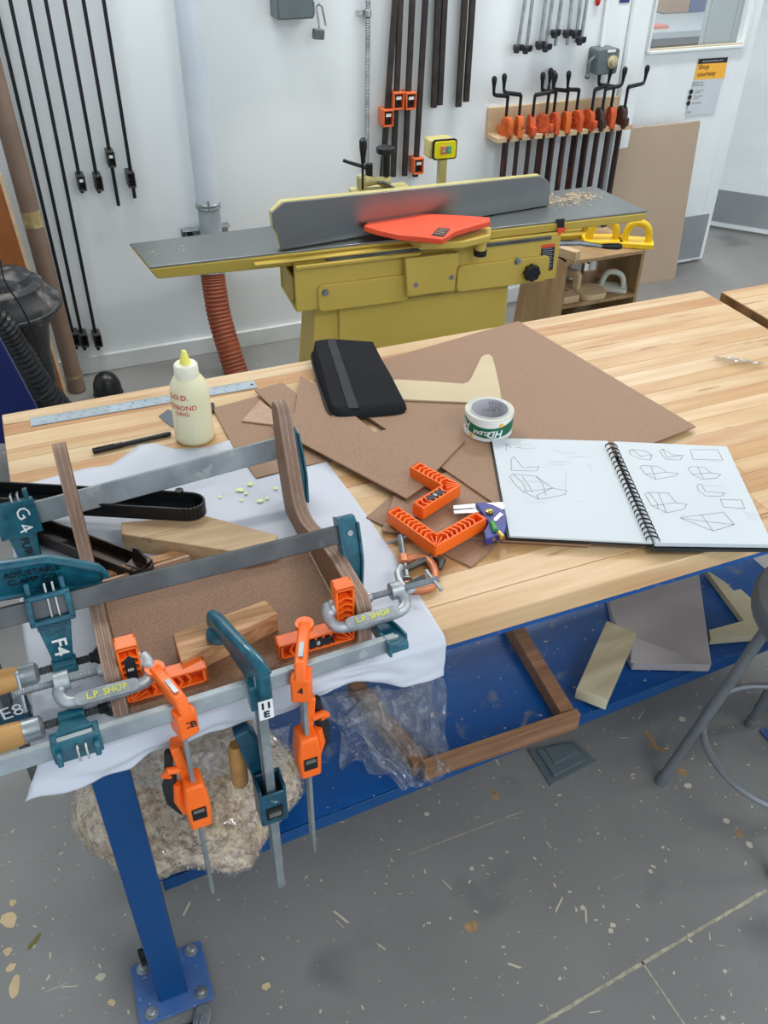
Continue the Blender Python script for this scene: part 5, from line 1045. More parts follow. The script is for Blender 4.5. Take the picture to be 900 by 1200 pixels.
tag(MB().bar((a.x, a.y, PZ0 + .007), (b.x, b.y, PZ0 + .007), .016, .013).build('oak_strip', oak, None, bevel=.001), 'thin oak strip lying behind the seat board of the clamped box', 'strip')
# centre block
bt = [PZ(*p, SB + .036) for p in [(202, 742), (212, 775), (325, 718), (311, 703)]]
tag(MB().poly([Vector((p.x, p.y, SB + .036)) for p in bt], (0, 0, -1), .0358).build('oak_block', oak, None, bevel=.0015), 'oak block in the middle of the box under the teal clamp tip', 'block')
# offcut behind
oc_ = [PZ(*p, .938) for p in [(142, 612), (142, 626), (285, 648), (322, 640), (325, 627), (240, 604)]]
tag(MB().poly([Vector((p.x, p.y, .938)) for p in oc_], (0, 0, -1), .034).build('wood_offcut', pine, None, bevel=.0015), 'pale thick board offcut lying on the paper behind the box', 'offcut')
# long dark channels at the left
def channel(name, label, cat, a, b, w_, h_, z, mt, rounded=True, tilt=0):
    t = thing(name, label, cat, (a.x, a.y, z)); d = Vector((b.x - a.x, b.y - a.y, 0)); L_ = d.length; d.normalize(); M = frame((a.x, a.y, z), d, Vector((-d.y, d.x, 0)))
    web = [(0, -w_ / 2), (L_ - w_ * .6, -w_ / 2)] + [(L_ - w_ * .6 + w_ * .6 * math.sin(R(k)), -w_ / 2 * math.cos(R(k))) for k in range(15, 180, 15)] + [(L_ - w_ * .6, w_ / 2), (0, w_ / 2)]
    MB(M).prism(web, (0, 0, 0), (1, 0, 0), (0, 1, 0), 0, h_ * .18).build('base', mt, t, bevel=.001)
    rim = MB(M)
    for q0, q1 in zip(web[:-1], web[1:]): rim.bar((*q0, h_ / 2), (*q1, h_ / 2), .004, h_)
    rim.build('rim', mt, t, bevel=.0012); return t, M, L_
t, M, L_ = channel('black_channel', 'long black plastic channel with rounded end lying behind the box', 'channel', PZ(-60, 572, .96), PZ(241, 606, .93), .045, .026, H + .035, blackp)
MB(M).lathe([(.007, 0), (.007, .012)], (L_ - .045, .019, .02), (0, 0, 1), 14).build('peg', blackp, t)
MB(M).box((L_ - .10, -.012, .010), (.09, .012, .012)).build('rib', blackp, t, bevel=.002)
t, M, L_ = channel('dark_channel', 'dark brown metal channel with a bent end tab behind the box', 'channel', PZ(-30, 580, .95), PZ(176, 668, .93), .036, .022, H + .012, mat('dark_brown_metal', (62, 50, 44), (40, 34, 32), rough=.35, metal=.5, scale=20))
MB(M).prism([(0, 0), (.03, 0), (.03, .02), (.018, .034), (.008, .034)], (L_ - .034, .0, .018), (1, 0, 0), (0, 0, 1), -.002, .002).box((L_ - .02, 0, .024), (.03, .030, .003)).build('end_tab', mat('dark_brown_metal', (0, 0, 0)), t, bevel=.001)
# ------------------------------------------------------------------ assembly squares
def square(label, M, L1, L2, wd, th, badge=None, mark=None):
    """L shaped frame: arms along +x and +y from the outer corner, thickness along +z, chevron pockets on the +z face"""
    t = thing('assembly_square', label, 'square', M.translation, 0, 'orange assembly squares'); I = 0
    Lp = [(0, 0), (L1, 0), (L1, wd), (wd, wd), (wd, L2), (0, L2)]
    r = .0028
    f = MB(M); f.prism(Lp, (0, 0, 0), (1, 0, 0), (0, 1, 0), 0, th * .45)
    f.build('web', orange, t, bevel=.001)
    rim = MB(M)
    def wall(a, b): rim.bar((a[0], a[1], th / 2), (b[0], b[1], th / 2), r * 1.15, th)
    h = r / 2
    P_ = [(h, h), (L1 - h, h), (L1 - h, wd - h), (wd - h, wd - h), (wd - h, L2 - h), (h, L2 - h)]
    for i in range(6): wall(P_[i], P_[(i + 1) % 6])
    rim.box((L1 - wd * .12, wd / 2, th / 2), (wd * .24, wd, th)).box((wd / 2, L2 - wd * .12, th / 2), (wd, wd * .24, th))
    rim.build('rim', orange, t, bevel=.0009)
    ch = MB(M); zc = th * .72
    for arm in (0, 1):
        L_ = (L1, L2)[arm]; n = int((L_ - wd * 1.5) / (wd * .42)); 
        for i in range(n):
            s = wd * 1.25 + i * wd * .42; cpt = [(s, h), (s + wd * .22, wd / 2), (s, wd - h)]
            for p, q in ((cpt[0], cpt[1]), (cpt[1], cpt[2])):
                if arm: p, q = (p[1], p[0]), (q[1], q[0])
                ch.bar((*p, zc), (*q, zc), r * 1.0, th * .54)
        
    for k in range(5):
        a = R(9 + k * 18); ch.bar((wd * .30 * math.cos(a), wd * .30 * math.sin(a), zc), (min(wd * 1.2, wd * 1.15) * math.cos(a), wd * 1.15 * math.sin(a), zc), r * .7, th * .54)
    ch.build('chevron_ribs', orange, t, kind='stuff')
    # side slots, pocket floors in deeper orange: shade painted onto the same plastic
    fl_ = MB(M); fl_.prism([(h * 2, h * 2), (L1 - wd * .25, h * 2), (L1 - wd * .25, wd - 2 * h), (wd - 2 * h, wd - 2 * h), (wd - 2 * h, L2 - wd * .25), (h * 2, L2 - wd * .25)], (0, 0, th * .45), (1, 0, 0), (0, 1, 0), 0, .0005); fl_.build('pocket_shade', oranged, t, smooth=0)
    if badge is not None:
        arm, s = badge; M2 = M @ Matrix.Translation((s, wd / 2, 0)) if arm == 0 else M @ Matrix.Translation((wd / 2, s, 0)) @ Matrix.Rotation(R(90), 4, 'Z')
        bl = MB(M2).prism([(-wd * .9, -wd * .26), (wd * .65, -wd * .26), (wd * .9, 0), (wd * .65, wd * .26), (-wd * .9, wd * .26), (-wd * .65, 0)], (0, 0, 0), (1, 0, 0), (0, 1, 0), th * .6, th + .0004).build('badge', labelk, t, bevel=.0005)
        mm = MB(M2); mm.text(mark or '8', wd * .42, (0, 0, th + .0005), (0, 1, 0) if arm else (1, 0, 0), (-1, 0, 0) if arm else (0, 1, 0), .0004) if False else mm.text(mark or '8', wd * .42, (0, 0, th + .0005), (1, 0, 0), (0, 1, 0), .0004); mm.build('badge_mark', whitep, bl, smooth=0)
    return t
QT = .022
z_b = SB + .0002
square('orange assembly square standing in the near left corner of the box', Matrix.Translation((.1105, -.838, z_b)) @ Matrix(((1, 0, 0, 0), (0, 0, -1, 0), (0, 1, 0, 0), (0, 0, 0, 1))), .108, .102, .027, QT, (1, .062), '8')
square('orange assembly square standing in the near right corner of the box', Matrix.Translation((.4315, -.838 - 0, z_b)) @ Matrix(((-1, 0, 0, 0), (0, 0, -1, 0), (0, 1, 0, 0), (0, 0, 0, 1))), .112, .104, .027, QT, (0, .055), '8')
def sq_flat(corner, e1, e2, label, zt, badge):
    c, p, q = PZ(*corner, zt), PZ(*e1, zt), PZ(*e2, zt); c.z -= 0; L1 = (p - c).length; L2 = (q - c).length
    if (p - c).cross(q - c).z < 0: p, q, L1, L2 = q, p, L2, L1
    M = frame(Vector((c.x, c.y, zt - .024)), p - c, q - c); return square(label, M, L1, L2, .024, .024, badge, '8')
zq = Z0 + .012 + .024
sq_flat((511, 640.5), (570.5, 607), (475.5, 591), 'orange assembly square lying flat nearest the bench front', zq, None)
sq_flat((540.5, 568), (491, 541), (481, 584), 'orange assembly square lying flat farther back on the hardboard strip', zq + .0002, (1, .055))
# ------------------------------------------------------------------ heavy teal bar clamps
def heavy(name, label, O, ex, ey, **k):
    """O: foot of the fixed jaw on the bar axis; ex runs along the bar to the sliding head, ey from bar to jaw tip"""
    M = frame(O, ex, ey); t = thing(name, label, 'clamp', O, 0, 'teal bar clamps'); K = dict(b0=-.02, b1=.55, bw=.010, bh=.032, reach=.09, xs=.4, tip=.38, jt=.022, bar=steel, cm=teal, hand=.10, hr=.016, fixed=True, slide=True, scr=True); K.update(k); g = K['jt']
    MB(M).box(((K['b0'] + K['b1']) / 2, 0, 0), (K['b1'] - K['b0'], K['bh'], K['bw'])).build('bar', K['bar'], t, bevel=.0012)
    bh = K['bh'] / 2; rc = K['reach']
    if K['fixed']:
        P_ = [(-.024, -bh - .012), (.003, -bh - .012), (.004, bh), (.003, rc * .5), (.001, rc - .004), (0, rc + .012), (-.008, rc + .014), (-.014, rc + .004), (-.023, rc * .55), (-.025, bh + .004), (-.026, -bh)]
        j = MB(M).prism([(x * .999, y) for x, y in P_], (0, 0, 0), (1, 0, 0), (0, 1, 0), -g * .28, g * .28).build('fixed_jaw', K['cm'], t, bevel=.002)
        e = MB(M)
        for sx in (0, 1):
            ee = [p for p in (P_[1:6] if sx == 0 else P_[6:11])]
            for p, q in zip(ee[:-1], ee[1:]): e.bar((*p, 0), (*q, 0), g, .004, up=(M.to_3x3() @ Vector((0, 0, 1))) * 0 + Vector((0, 0, 1)).cross(Vector((q[0] - p[0], q[1] - p[1], 0))) )
        e.build('flange', K['cm'], j, bevel=.001)
        MB(M).rod((-.012, 0, -g * .28 - .002), (-.012, 0, g * .28 + .003), .0045, 12).build('rivet', zinc, j)
    if K['slide']:
        x = K['xs']
        wz = K.get('wz', 1); bl = MB(M).box((x, bh + .004, 0), (.058, .008, g + .006)).box((x, -bh - .004, 0), (.058, .008, g + .006)).box((x, 0, -wz * g / 2), (.058, K['bh'] + .01, .004)).box((x - .025, 0, wz * (g / 2 - .001)), (.008, K['bh'] + .012, .008)).box((x + .025, 0, wz * (g / 2 - .001)), (.008, K['bh'] + .012, .008)).box((x - .022, -bh - .014, 0), (.007, .022, g * .6)).box((x + .022, -bh - .014, 0), (.007, .022, g * .6))
        h_ = bl.build('sliding_head', K['cm'], t, bevel=.002)
        ar = MB(M); ar.hexa([(x - .022, bh + .006, -g / 2), (x + .022, bh + .006, -g / 2), (x + .022, bh + .006, g / 2), (x - .022, bh + .006, g / 2)], [(x - .013, rc - .010, -g * .42), (x + .013, rc - .010, -g * .42), (x + .013, rc - .010, g * .42), (x - .013, rc - .010, g * .42)]); ar.rod((x - .016, rc, 0), (x + .016, rc, 0), g * .52, 16)
        ar.build('screw_arm', K['cm'], h_, bevel=.002)
        cl = MB(M)
        for o_ in (-.010, 0, .010)[: 2]: cl.box((x + o_, -.004, 0), (.003, K['bh'] + .034, g * .8))
        cl.build('clutch_plates', chrome, h_, bevel=.0006)
        if K['scr']:
            tp = K['tip']; se = x + K.get('sd', .034)
            s_ = MB(M).screw((tp + .012, rc, 0), (se, rc, 0), .0058, .0036, 12).build('screw', steeld, t, smooth=30)
            MB(M).lathe([(.013, 0), (.014, .003), (.012, .006), (.008, .010), (.007, .016)], (tp, rc, 0), (1, 0, 0), 20).build('pad', iron, s_)
            MB(M).lathe([(.011, 0), (K['hr'] * .95, .004), (K['hr'] * .95, .022), (K['hr'], .024)], (se, rc, 0), (1, 0, 0), 24).build('ferrule', zinc, s_)
            hr = K['hr']; MB(M).lathe([(hr * .92, 0), (hr, .01), (hr * 1.08, .04), (hr * 1.0, K['hand'] * .8), (hr * .8, K['hand']), (.001, K['hand'] + .003)], (se + .024, rc, 0), (1, 0, 0), 24).build('handle', handle, s_)
    return t, M
X_, Y_, Z_ = Vector((1, 0, 0)), Vector((0, 1, 0)), Vector((0, 0, 1))
# B: crosses the middle of the box, head F4
bO = PY(386, 622, -.737); bE = PY(0, 722, -.742)
t, M = heavy('bar_clamp', 'teal bar clamp marked F4 across the middle of the box', Vector((.4575, -.735, 1.011)), (-1, -.004, .0), (0, -.45, -.89), bar=steeld, bh=.027, bw=.011, reach=.085, b0=-.012, b1=.60, xs=.415, tip=.3665, jt=.024, hand=.12)
mt_ = MB(); mt_.text('F4', .026, M @ Vector((.415, .055, .0128)), M.to_3x3() @ Vector((0, 1, 0)), M.to_3x3() @ Vector((-1, 0, 0)), .0008, bold=.0004); mt_.build('paint_mark', whitep, t, smooth=0)
mt_ = MB(); mt_.text('FURNITURE\nCLAMP', .0085, M @ Vector((.415, .030, .0136)), M.to_3x3() @ Vector((-1, 0, 0)), M.to_3x3() @ Vector((0, -1, 0)), .0006, extr=.0004); mt_.build('cast_lettering', teald, t, smooth=0)
# A: behind the uprights, marked G4
AYY = -.452; AT = PY(320, 508, AYY).z; AL = PY(50, 578, AYY).z; AM = (AT + AL) / 2 - .018
t, M = heavy('bar_clamp', 'teal bar clamp marked G4 behind the tall uprights of the box', Vector((.458, AYY, AM)), (-1, 0, (AL - AT) / .36), (0, -.4, -.92), bar=steel, bh=.036, bw=.011, reach=.105, b0=-.01, b1=.60, xs=.447, tip=.385, jt=.028, scr=False)
mt_ = MB(); mt_.text('G', .028, M @ Vector((.437, -.008, .0178)), M.to_3x3() @ Vector((-.3, 1, 0)), M.to_3x3() @ Vector((-1, -.3, 0)), .0008); mt_.text('4', .030, M @ Vector((.440, .016, .0178)), M.to_3x3() @ Vector((-.2, 1, 0)), M.to_3x3() @ Vector((-1, -.2, 0)), .0008); mt_.build('paint_mark', whitep, t, smooth=0)
mt_ = MB(); mt_.text('FURNIT', .017, M @ Vector((.447, .060, .0142)), M.to_3x3() @ Vector((0, 1, 0)), M.to_3x3() @ Vector((-1, 0, 0)), .0008, bold=.0004); mt_.build('black_lettering', ink, t, smooth=0)
MB(M).box((.447, 0, .016), (.064, .056, .003)).build('head_plate', teal, t, bevel=.001)
# C: in front of the box, thin bar
t, M = heavy('bar_clamp', 'teal bar clamp with a slim bar nearest the viewer along the box front', Vector((.4575, -.918, .955)), (-1, -.03, .0), (0, .97, -.2), wz=-1, bar=steel, bh=.012, bw=.022, reach=.052, b0=-.012, b1=.62, xs=.415, tip=.3665, jt=.022, hand=.14)
# E8: presses down at the left plate
EO = Vector((-.052, -.700, 1.0))
t = thing('bar_clamp', 'teal clamp marked E8 with a long arm pressing down on the left side plate', 'clamp', EO, 0, 'teal bar clamps')
MB().box((-.053, -.700, .84), (.012, .030, .42)).build('bar', steeld, t, bevel=.001)
e0, e1, e2_ = PZ(125, 674, 1.01), PZ(55, 664, 1.02), PZ(-10, 678, 1.02)
arm = [PY(*p, -.712) for p in [(-25, 668), (55, 656), (88, 661), (119, 667), (125, 675), (120, 684), (92, 690), (60, 690), (-25, 704)]]
ja = MB().poly(arm, (0, 1, 0), .016).build('fixed_jaw', teal, t, bevel=.004)
for seg_ in ((0, 4), (5, 8)):
    m_ = MB().tube([p + Vector((0, -.001, 0)) for p in arm[seg_[0]:seg_[1] + 1]], .005, 8).build('flange', teal, ja)
mt_ = MB(); c_ = PY(38, 674, -.7135); ed = (PY(70, 668, -.7135) - PY(0, 681, -.7135)).normalized(); mt_.text('ADJUSTABLE\nCLAMP CO.', .0125, c_, ed, Vector((-ed.z, 0, ed.x)), .0012, extr=.0005); mt_.build('cast_lettering', iron, ja, smooth=0)
MB().lathe([(.010, 0), (.012, .006), (.012, .012)], PY(99, 699, -.704), (0, 0, 1), 16).build('jaw_pad', iron, ja)
MB().box((-.053, -.700, .787), (.05, .036, .055)).box((-.03, -.700, .775), (.10, .024, .03)).build('sliding_head', teald, t, bevel=.003)
mt_ = MB(); mt_.text('E8', .034, PY(14, 834, -.720), (1, 0, .1), (-.1, 0, 1), .001); mt_.build('paint_mark', whitep, t, smooth=0)
# 11E: vertical in the middle
t = thing('bar_clamp', 'teal bar clamp marked 11E pressing down on the oak block', 'clamp', (.262, -.925, .97), 0, 'teal bar clamps')
BY = -.925; tp_ = PZ(253, 727, .985); bt_ = PY(309, 815, BY)
b1_, b2_ = PY(311, 836, BY), PY(324, 1036, BY); bxc = PY(312, 860, BY).x
bx2 = (b1_.x + b2_.x) / 2
bb_ = MB().bar(Vector((bx2, BY, .985)), Vector((bx2, BY, b2_.z)), .006, .020, up=(0, 1, 0)); bb_.bar(Vector((bx2, BY - .010, .985)), Vector((bx2, BY - .010, b2_.z + .006)), .013, .004, up=(0, 1, 0)); bb_.bar(Vector((bx2, BY + .010, .985)), Vector((bx2, BY + .010, b2_.z + .006)), .013, .004, up=(0, 1, 0)); bb_.build('bar', steel, t, bevel=.001)
hd = Vector((bx2, BY, .968))
P0 = Vector((tp_.x, tp_.y, .975))
dv = Vector((P0.x - hd.x, P0.y - hd.y, 0)).normalized(); nvv = Vector((-dv.y, dv.x, 0)); Lr = (Vector((P0.x, P0.y, 0)) - Vector((hd.x, hd.y, 0))).length
MF = frame(Vector((hd.x, hd.y, 0)), dv, nvv)
side = [(-.022, .925), (-.024, .995), (-.01, 1.002), (.03, .999), (Lr * .6, .994), (Lr - .01, .992), (Lr + .008, .986), (Lr + .010, .974), (Lr + .004, .968), (Lr * .6, .966), (.03, .958), (.014, .945), (.012, .925)]
hj = MB(MF).prism(side, (0, 0, 0), (1, 0, 0), (0, 0, 1), -.008, .008).build('fixed_jaw', teal, t, bevel=.003)
MB(MF).tube([(x, 0, z) for x, z in side[1:8]], .0095, 10).build('flange', teal, hj)
MB(MF).lathe([(.016, 0), (.018, .004), (.016, .012), (.010, .016)], (Lr - .002, 0, SB + .0365), (0, 0, 1), 20).build('jaw_pad', teal, hj)
for i_, (dx_, dz_) in enumerate(((.0, 0), (.0, .0))): pass
lbp = MB(); lbp.box((bx2, BY - .0335, .944), (.019, .002, .034)); lb_o = lbp.build('label_plate', whitep, t)
MB().box((bx2, BY - .003, .945), (.030, .020, .046)).build('head_block', teal, hj, bevel=.002)
mt_ = MB(); mt_.text('11', .016, (bx2, BY - .035, .953), (1, 0, 0), (0, 0, 1), .0005, bold=.0006); mt_.text('E', .016, (bx2, BY - .035, .937), (1, 0, 0), (0, 0, 1), .0005, bold=.0006); mt_.build('paint_mark', ink, t, smooth=0)
l0 = PY(286, 858, BY + .03); zs_ = PY(312, 935, BY).z
sh_ = MB(); sh_.box((bx2, BY - .017, zs_ - .004), (.038, .005, .070)); sh_.box((bx2, BY + .015, zs_), (.038, .005, .080)); sh_.box((bx2 - .018, BY - .001, zs_), (.005, .036, .080)); sh_.box((bx2 + .018, BY - .001, zs_), (.005, .036, .080)); sho = sh_.build('sliding_head', teald, t, bevel=.002)
MB().box((bx2, BY - .0200, zs_ - .012), (.024, .003, .026)).build('window', iron, sho)
MB().box((bx2, BY - .0225, zs_ - .012), (.018, .003, .010)).build('clutch_plate', chrome, sho)
sa = [PY(*p, BY + .020) for p in [(275, 864), (292, 856), (300, 862), (331, 925), (333, 950), (312, 952), (302, 925), (283, 884)]]
MB().poly(sa, (0, 1, 0), .020).build('screw_arm', teald, sho, bevel=.003)
MB().lathe([(.011, 0), (.0125, .005), (.013, .05), (.012, .075), (.009, .090)], PY(282, 917, BY + .05), (0, 0, 1), 20).build('handle', handle, sho)
# ------------------------------------------------------------------ orange trigger clamps
def trigger(label, tip_px, tip_z, bar_top, bar_bot, body_t, body_b, BY_, mk, hside):
    tip = PZ(*tip_px, tip_z); b0, b1 = PY(*bar_top, BY_), PY(*bar_bot, BY_); bx = (b0.x + b1.x) / 2
    k = (b1 - b0).normalized(); k = Vector((k.x * .5, 0, k.z)).normalized()
    t = thing('trigger_clamp', label, 'clamp', (b0.x, BY_, tip_z), 0, 'orange trigger clamps'); top = Vector((b0.x, BY_, tip_z + .005))
    zz = b0.z; top = b0 + k * ((tip_z + .004 - b0.z) / k.z)
    MB().bar(top, b0 + k * (b1 - b0).length, .006, .017, up=(0, 1, 0)).build('bar', steel, t, bevel=.001)
    d = Vector((tip.x - top.x, tip.y - top.y, 0)); Lr = d.length; d.normalize(); M_ = frame(Vector((top.x, top.y, 0)), d, Vector((-d.y, d.x, 0)))
    pr = [(-.020, tip_z - .052), (-.022, tip_z - .006), (-.012, tip_z + .012), (.02, tip_z + .014), (Lr * .6, tip_z + .012), (Lr, tip_z + .010), (Lr + .010, tip_z + .002), (Lr + .006, tip_z - .006), (Lr * .6, tip_z - .004), (.024, tip_z - .012), (.014, tip_z - .03), (.010, tip_z - .052)]
    j = MB(M_).prism(pr, (0, 0, 0), (1, 0, 0), (0, 0, 1), -.008, .008).build('fixed_jaw', orange, t, bevel=.003)
    MB(M_).box((-.007, 0, tip_z - .03), (.030, .027, .044)).build('head', orange, j, bevel=.003)
    MB(M_).lathe([(.011, 0), (.013, .003), (.013, .010)], (Lr, 0, tip_z - .002), (0, 0, 1), 18).build('pad_boss', orange, j)
    MB(M_).box((.012, 0, tip_z + .0145), (.026, .006, .002)).build('slot', steel, j)
    m = MB(); m.text(mk, .016, M_ @ Vector((-.0225, 0, tip_z - .028)), (1, 0, 0), (0, 0, 1), .0006, bold=.0003); m.build('ink_mark', ink, j, smooth=0)
    MB().box((top.x + (0), BY_ - .0145, tip_z - .028), (.003, .001, .003)).build('rivet', steel, j)
    # body
    c = PY((body_t[0] + body_b[0]) / 2, (body_t[1] + body_b[1]) / 2, BY_); cx_ = (b0 + k * ((c.z - b0.z) / k.z)).x; zt_, zb_ = PY(*body_t, BY_).z, PY(*body_b, BY_).z; hh = zt_ - zb_
    B_ = frame((cx_, BY_, zb_), (1, 0, 0), (-k.x, 0, -k.z)) if False else Matrix.Translation((cx_, BY_, zb_))
    bd = MB(B_); bd.prism([(-.015, 0), (.016, 0), (.0175, hh * .34), (.013, hh * .62), (-.013, hh * .62), (-.0175, hh * .34)], (0, 0, 0), (1, 0, 0), (0, 0, 1), -.017, .017)
    bo = bd.build('body', orange, t, bevel=.004)
    MB(B_).box((0, -.0175, hh * .24), (.020, .002, .024)).build('window', blackp, bo)
    MB(B_).box((0, -.0187, hh * .29), (.015, .002, .006)).build('clutch_plate', chrome, bo)
    MB(B_).prism([(hside * .004 - .009, hh * .5), (hside * .004 + .009, hh * .5), (hside * .013 + .007, hh * 1.02), (hside * .013 - .007, hh * 1.02)], (0, .012, 0), (1, 0, 0), (0, 0, 1), -.007, .007).box((hside * .008, .03, hh * .98), (.018, .04, .012)).build('lower_jaw', orange, bo, bevel=.003)
    MB(B_).tube([(hside * .024, .012, hh * .70), (hside * .030, .014, hh * .5), (hside * .029, .014, hh * .28), (hside * .020, .012, hh * .10)], [.007, .0105, .011, .007], 12).build('grip', rubber, bo)
    MB(B_).tube([(hside * .020, .006, hh * .56), (hside * .022, .005, hh * .34), (hside * .016, .004, hh * .14)], [.006, .008, .006], 10).build('grip_face', orange, bo)
    MB(B_).tube([(hside * .014, .006, hh * .74), (hside * .028, .004, hh * .78), (hside * .034, .006, hh * .72), (hside * .026, .010, hh * .66)], [.0055, .0055, .005, .005], 10).build('trigger', orange, bo)
    MB(B_).tube([(hside * .022, .014, hh * .95), (hside * .026, .014, hh * .74)], .006, 8).build('lever_stem', rubber, bo)
    return t
TZ = SB + .05
trigger('orange trigger clamp on the left square, its bar reaching lowest', (182, 787), .972, (214, 852), (246, 1043), (206, 884), (226, 962), -.925, 'CB', -1)
trigger('orange trigger clamp on the right square, its bar ending at the shelf edge', (357, 735), .972, (354, 798), (368, 993), (357, 828), (363, 900), -.925, '4', 1)
# ------------------------------------------------------------------ C clamps
def c_clamp(label, M, W, D, r, sl, sr, fm, handle_=True, writing=None, grp='C clamps', sstart=0):
    """frame in local xy: anvil at origin side -x, screw along x from +x; back bar at y = -D"""
    t = thing('c_clamp', label, 'clamp', M.translation, 0, grp)
    P_ = [(0, .004), (-.004, -.004), (-.007, -D * .45), (-.002, -D * .85), (.012, -D), (W * .5, -D - .002), (W - .012, -D), (W + .002, -D * .82), (W + .006, -D * .4), (W, -.002), (W, .004)]
    pts = spline([Vector((x, y, 0)) for x, y in P_], 4); g = MB(M)
    n = len(pts); rw = [r * (1.0 if 6 < i < n - 6 else 1.15) for i in range(n)]
    g.tube(pts, rw, 10)
    f = g.build('frame', fm, t)
    MB(M).lathe([(r * 1.4, 0), (r * 1.4, .005)], (-.0, 0, 0), (1, 0, 0), 16).build('anvil', fm, f)
    MB(M).rod((W - .009, 0, 0), (W + .009, 0, 0), r * 1.5, 16).build('screw_boss', fm, f)
    s = MB(M).screw((sl, 0, 0), (sr, 0, 0), .0052, .003, 12).build('screw', zinc, t, smooth=30)
    MB(M).lathe([(.009, 0), (.009, .003), (.006, .008)], (sl - .004, 0, 0), (1, 0, 0), 18).build('swivel_pad', zinc, s)
    if handle_: MB(M).tube([(sr - .006, -.022, .010), (sr - .006, .022, -.010)], .0026, 8).ball((sr - .006, -.022, .010), .0035, 8).ball((sr - .006, .022, -.010), .0035, 8).build('tommy_bar', zinc, s)
    if writing:
        fl = MB(M).prism(rrect(W * .8, r * 2.0, r * .9, cx=W / 2, cy=-D), (0, 0, 0), (1, 0, 0), (0, 1, 0), (r * .8 if M.to_3x3().col[2].z > 0 else -r * 1.12), (r * 1.12 if M.to_3x3().col[2].z > 0 else -r * .8)).build('web', fm, f, bevel=.0006)
        m = MB(M); zz = r * 1.13 if M.to_3x3().col[2].z > 0 else -r * 1.13; m.text(writing[0], writing[1], (W / 2, -D, zz), writing[2], writing[3], 0.0006 , bold=.0003); m.build('yellow_writing', yelp, f, smooth=0)
    return t
tl_ = Vector((0, -.5, 1))
# left: anvil inside the square at x~.137, screw comes from the left through the plate
c_clamp('silver C clamp gripping the left side plate and its orange square', frame((.1395, -.848, .980), (-1, .0, .0), (0, .88, .42)) , .100, .032, .0085, .0525, .155, cast, True, ('L.P. SHOP', .012, (-1, 0, 0), (0, 1, 0)))
c_clamp('silver C clamp gripping the right side plate and its orange square', frame((.3995, -.848, .980), (1, .0, .0), (0, .95, .30)), .100, .034, .0085, .0585, .165, cast, True, ('L.P. SHOP', .012, (1, 0, 0), (0, 1, 0)))
# copper C clamp lying on the bench
ca = PZ(497, 650, H + .012); cb_ = PZ(497, 688, H + .012); ax = (cb_ - ca).normalized()
cc_ = PZ(478, 684, H + .012)
M = frame(PZ(478, 688, H + .0085), (PZ(472, 648, H + .0085) - PZ(478, 688, H + .0085)), Vector((-1, 0, 0)))
c_clamp('copper coloured C clamp lying on the bench beside the paper edge', M, .062, .044, .0068, .018, .125, copper, True)
# grey G clamp under it
M2 = frame(PZ(520, 668, H + .008), PZ(470, 676, H + .008) - PZ(520, 668, H + .008), Vector((.1, -1, 0)))
t = thing('small_c_clamp', 'small dark grey clamp lying beneath the copper coloured clamp', 'clamp', M2.translation, 0, 'C clamps')
gp = [PZ(*p, H + .010) for p in [(509, 645), (517, 653), (519, 662), (513, 666), (506, 655)]]
MB().tube([PZ(*p, H + .009) for p in [(474, 668), (490, 660), (503, 654), (511, 651), (518, 658), (516, 667)]], [.005, .006, .006, .0075, .007, .003], 10).build('frame', mat('clamp_dark_grey', (96, 96, 94), (76, 76, 74), rough=.4, metal=.6, scale=30), t)
MB().tube(spline([PZ(*p, H + .022) for p in [(470, 664), (466, 672), (470, 684), (478, 692), (484, 690)]], 4), .0055, 10).build('hook', cast, t)
MB().screw(PZ(463, 692, H + .016), PZ(497, 676, H + .016), .0045, .003).build('screw', steeld, t, smooth=30)
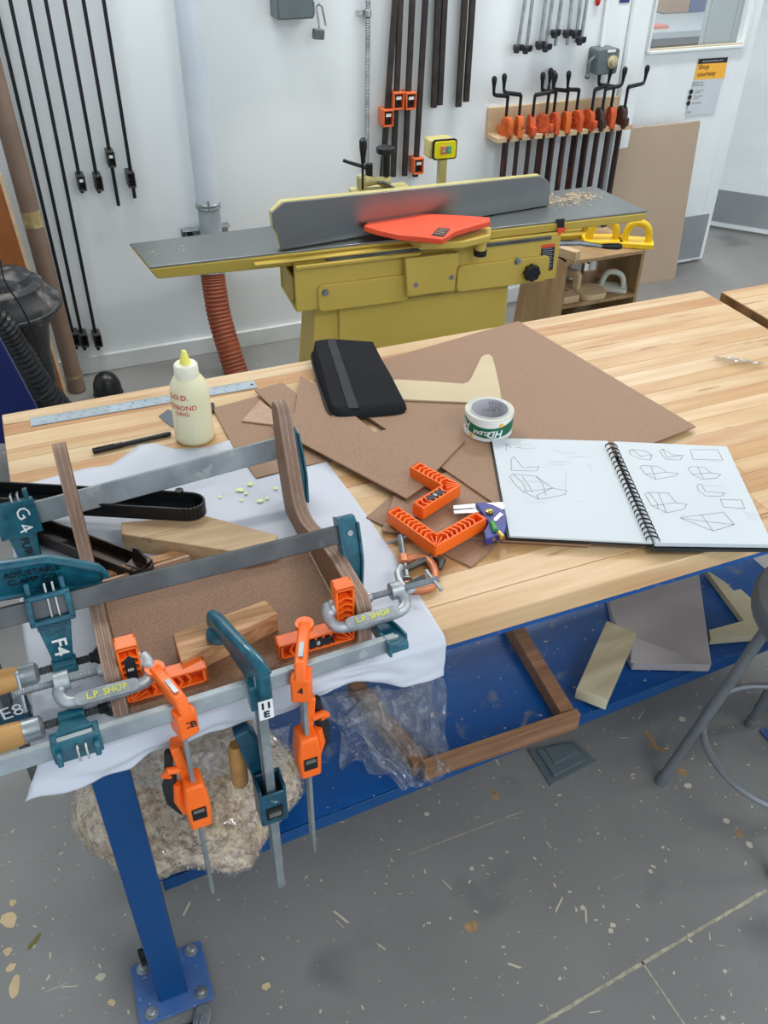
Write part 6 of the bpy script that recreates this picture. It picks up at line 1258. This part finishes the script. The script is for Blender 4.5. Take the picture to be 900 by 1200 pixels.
# combination square
cs = thing('combination_square', 'small combination square with an indigo head beside the sketchbook', 'square', PZ(565, 610, H + .012))
zc_ = Z0 + .012
def cpx(px, z, t_, mt, nm, par=cs, bev=.0008): return MB().poly([PZ(*p, z) for p in px], (0, 0, -1), t_).build(nm, mt, par, bevel=bev)
cpx([(530.5, 592), (556, 590), (590, 588), (592, 596), (558, 600.5), (532, 602)], zc_ + .008, .002, chrome, 'blade')
cpx([(531, 596.5), (556, 594.6), (556, 595.8), (531, 597.8)], zc_ + .0085, .0008, steeld, 'blade_groove', bev=0)
hd_ = cpx([(557, 589), (566, 588), (578, 591), (592, 598), (594, 616), (590, 628), (584, 626), (577, 630), (569, 632), (567, 622), (573, 612), (566, 602)], zc_ + .014, .013, indigo, 'head', bev=.0015)
MB().lathe([(.007, 0), (.007, .006), (.004, .008)], PZ(573.5, 602, zc_ + .012), (0, 0, 1), 16).build('knob', brass, hd_)
a, b = PZ(577, 613, zc_ + .016), PZ(580.5, 622, zc_ + .016); MB().rod(a, b, .0048, 14).build('level_vial', vial, hd_)
MB().lathe([(.006, 0), (.0055, .012), (.002, .013)], PZ(584, 625, zc_ + .011), (.1, -1, -.05), 14).build('scriber_knob', brass, hd_); MB().lathe([(.0035, 0), (.003, .010)], PZ(575, 628, zc_ + .009), (.1, -1, -.05), 12).build('scriber', brass, hd_)
cpx([(586, 600), (590, 603), (581, 611), (578, 608)], zc_ + .0155, .001, chrome, 'machined_face', hd_)

rr = random.Random(21); mb = MB()
for _ in range(1100):
    x, y = rr.uniform(-.5, 2.2), rr.uniform(-1.45, -.3); sz_ = .0022 * rr.uniform(.3, 1.6) ** 1.6; an = rr.uniform(0, 6.3); L_ = sz_ * (rr.uniform(3, 7) if rr.random() < .06 else rr.uniform(.8, 1.6)); u = Vector((math.cos(an), math.sin(an), 0)) * L_; v = Vector((-math.sin(an), math.cos(an), 0)) * sz_ * .6; c = Vector((x, y, .0009))
    mb.add([c - u - v * rr.random(), c + u * .8 - v, c + u + v * .7, c - u * .7 + v], [(0, 1, 2, 3)])
tag(mb.build('floor_debris', wh, None, smooth=0, recalc=False), 'tiny pale paint flecks and wood dust strewn over the grey floor', 'debris', kind='stuff')
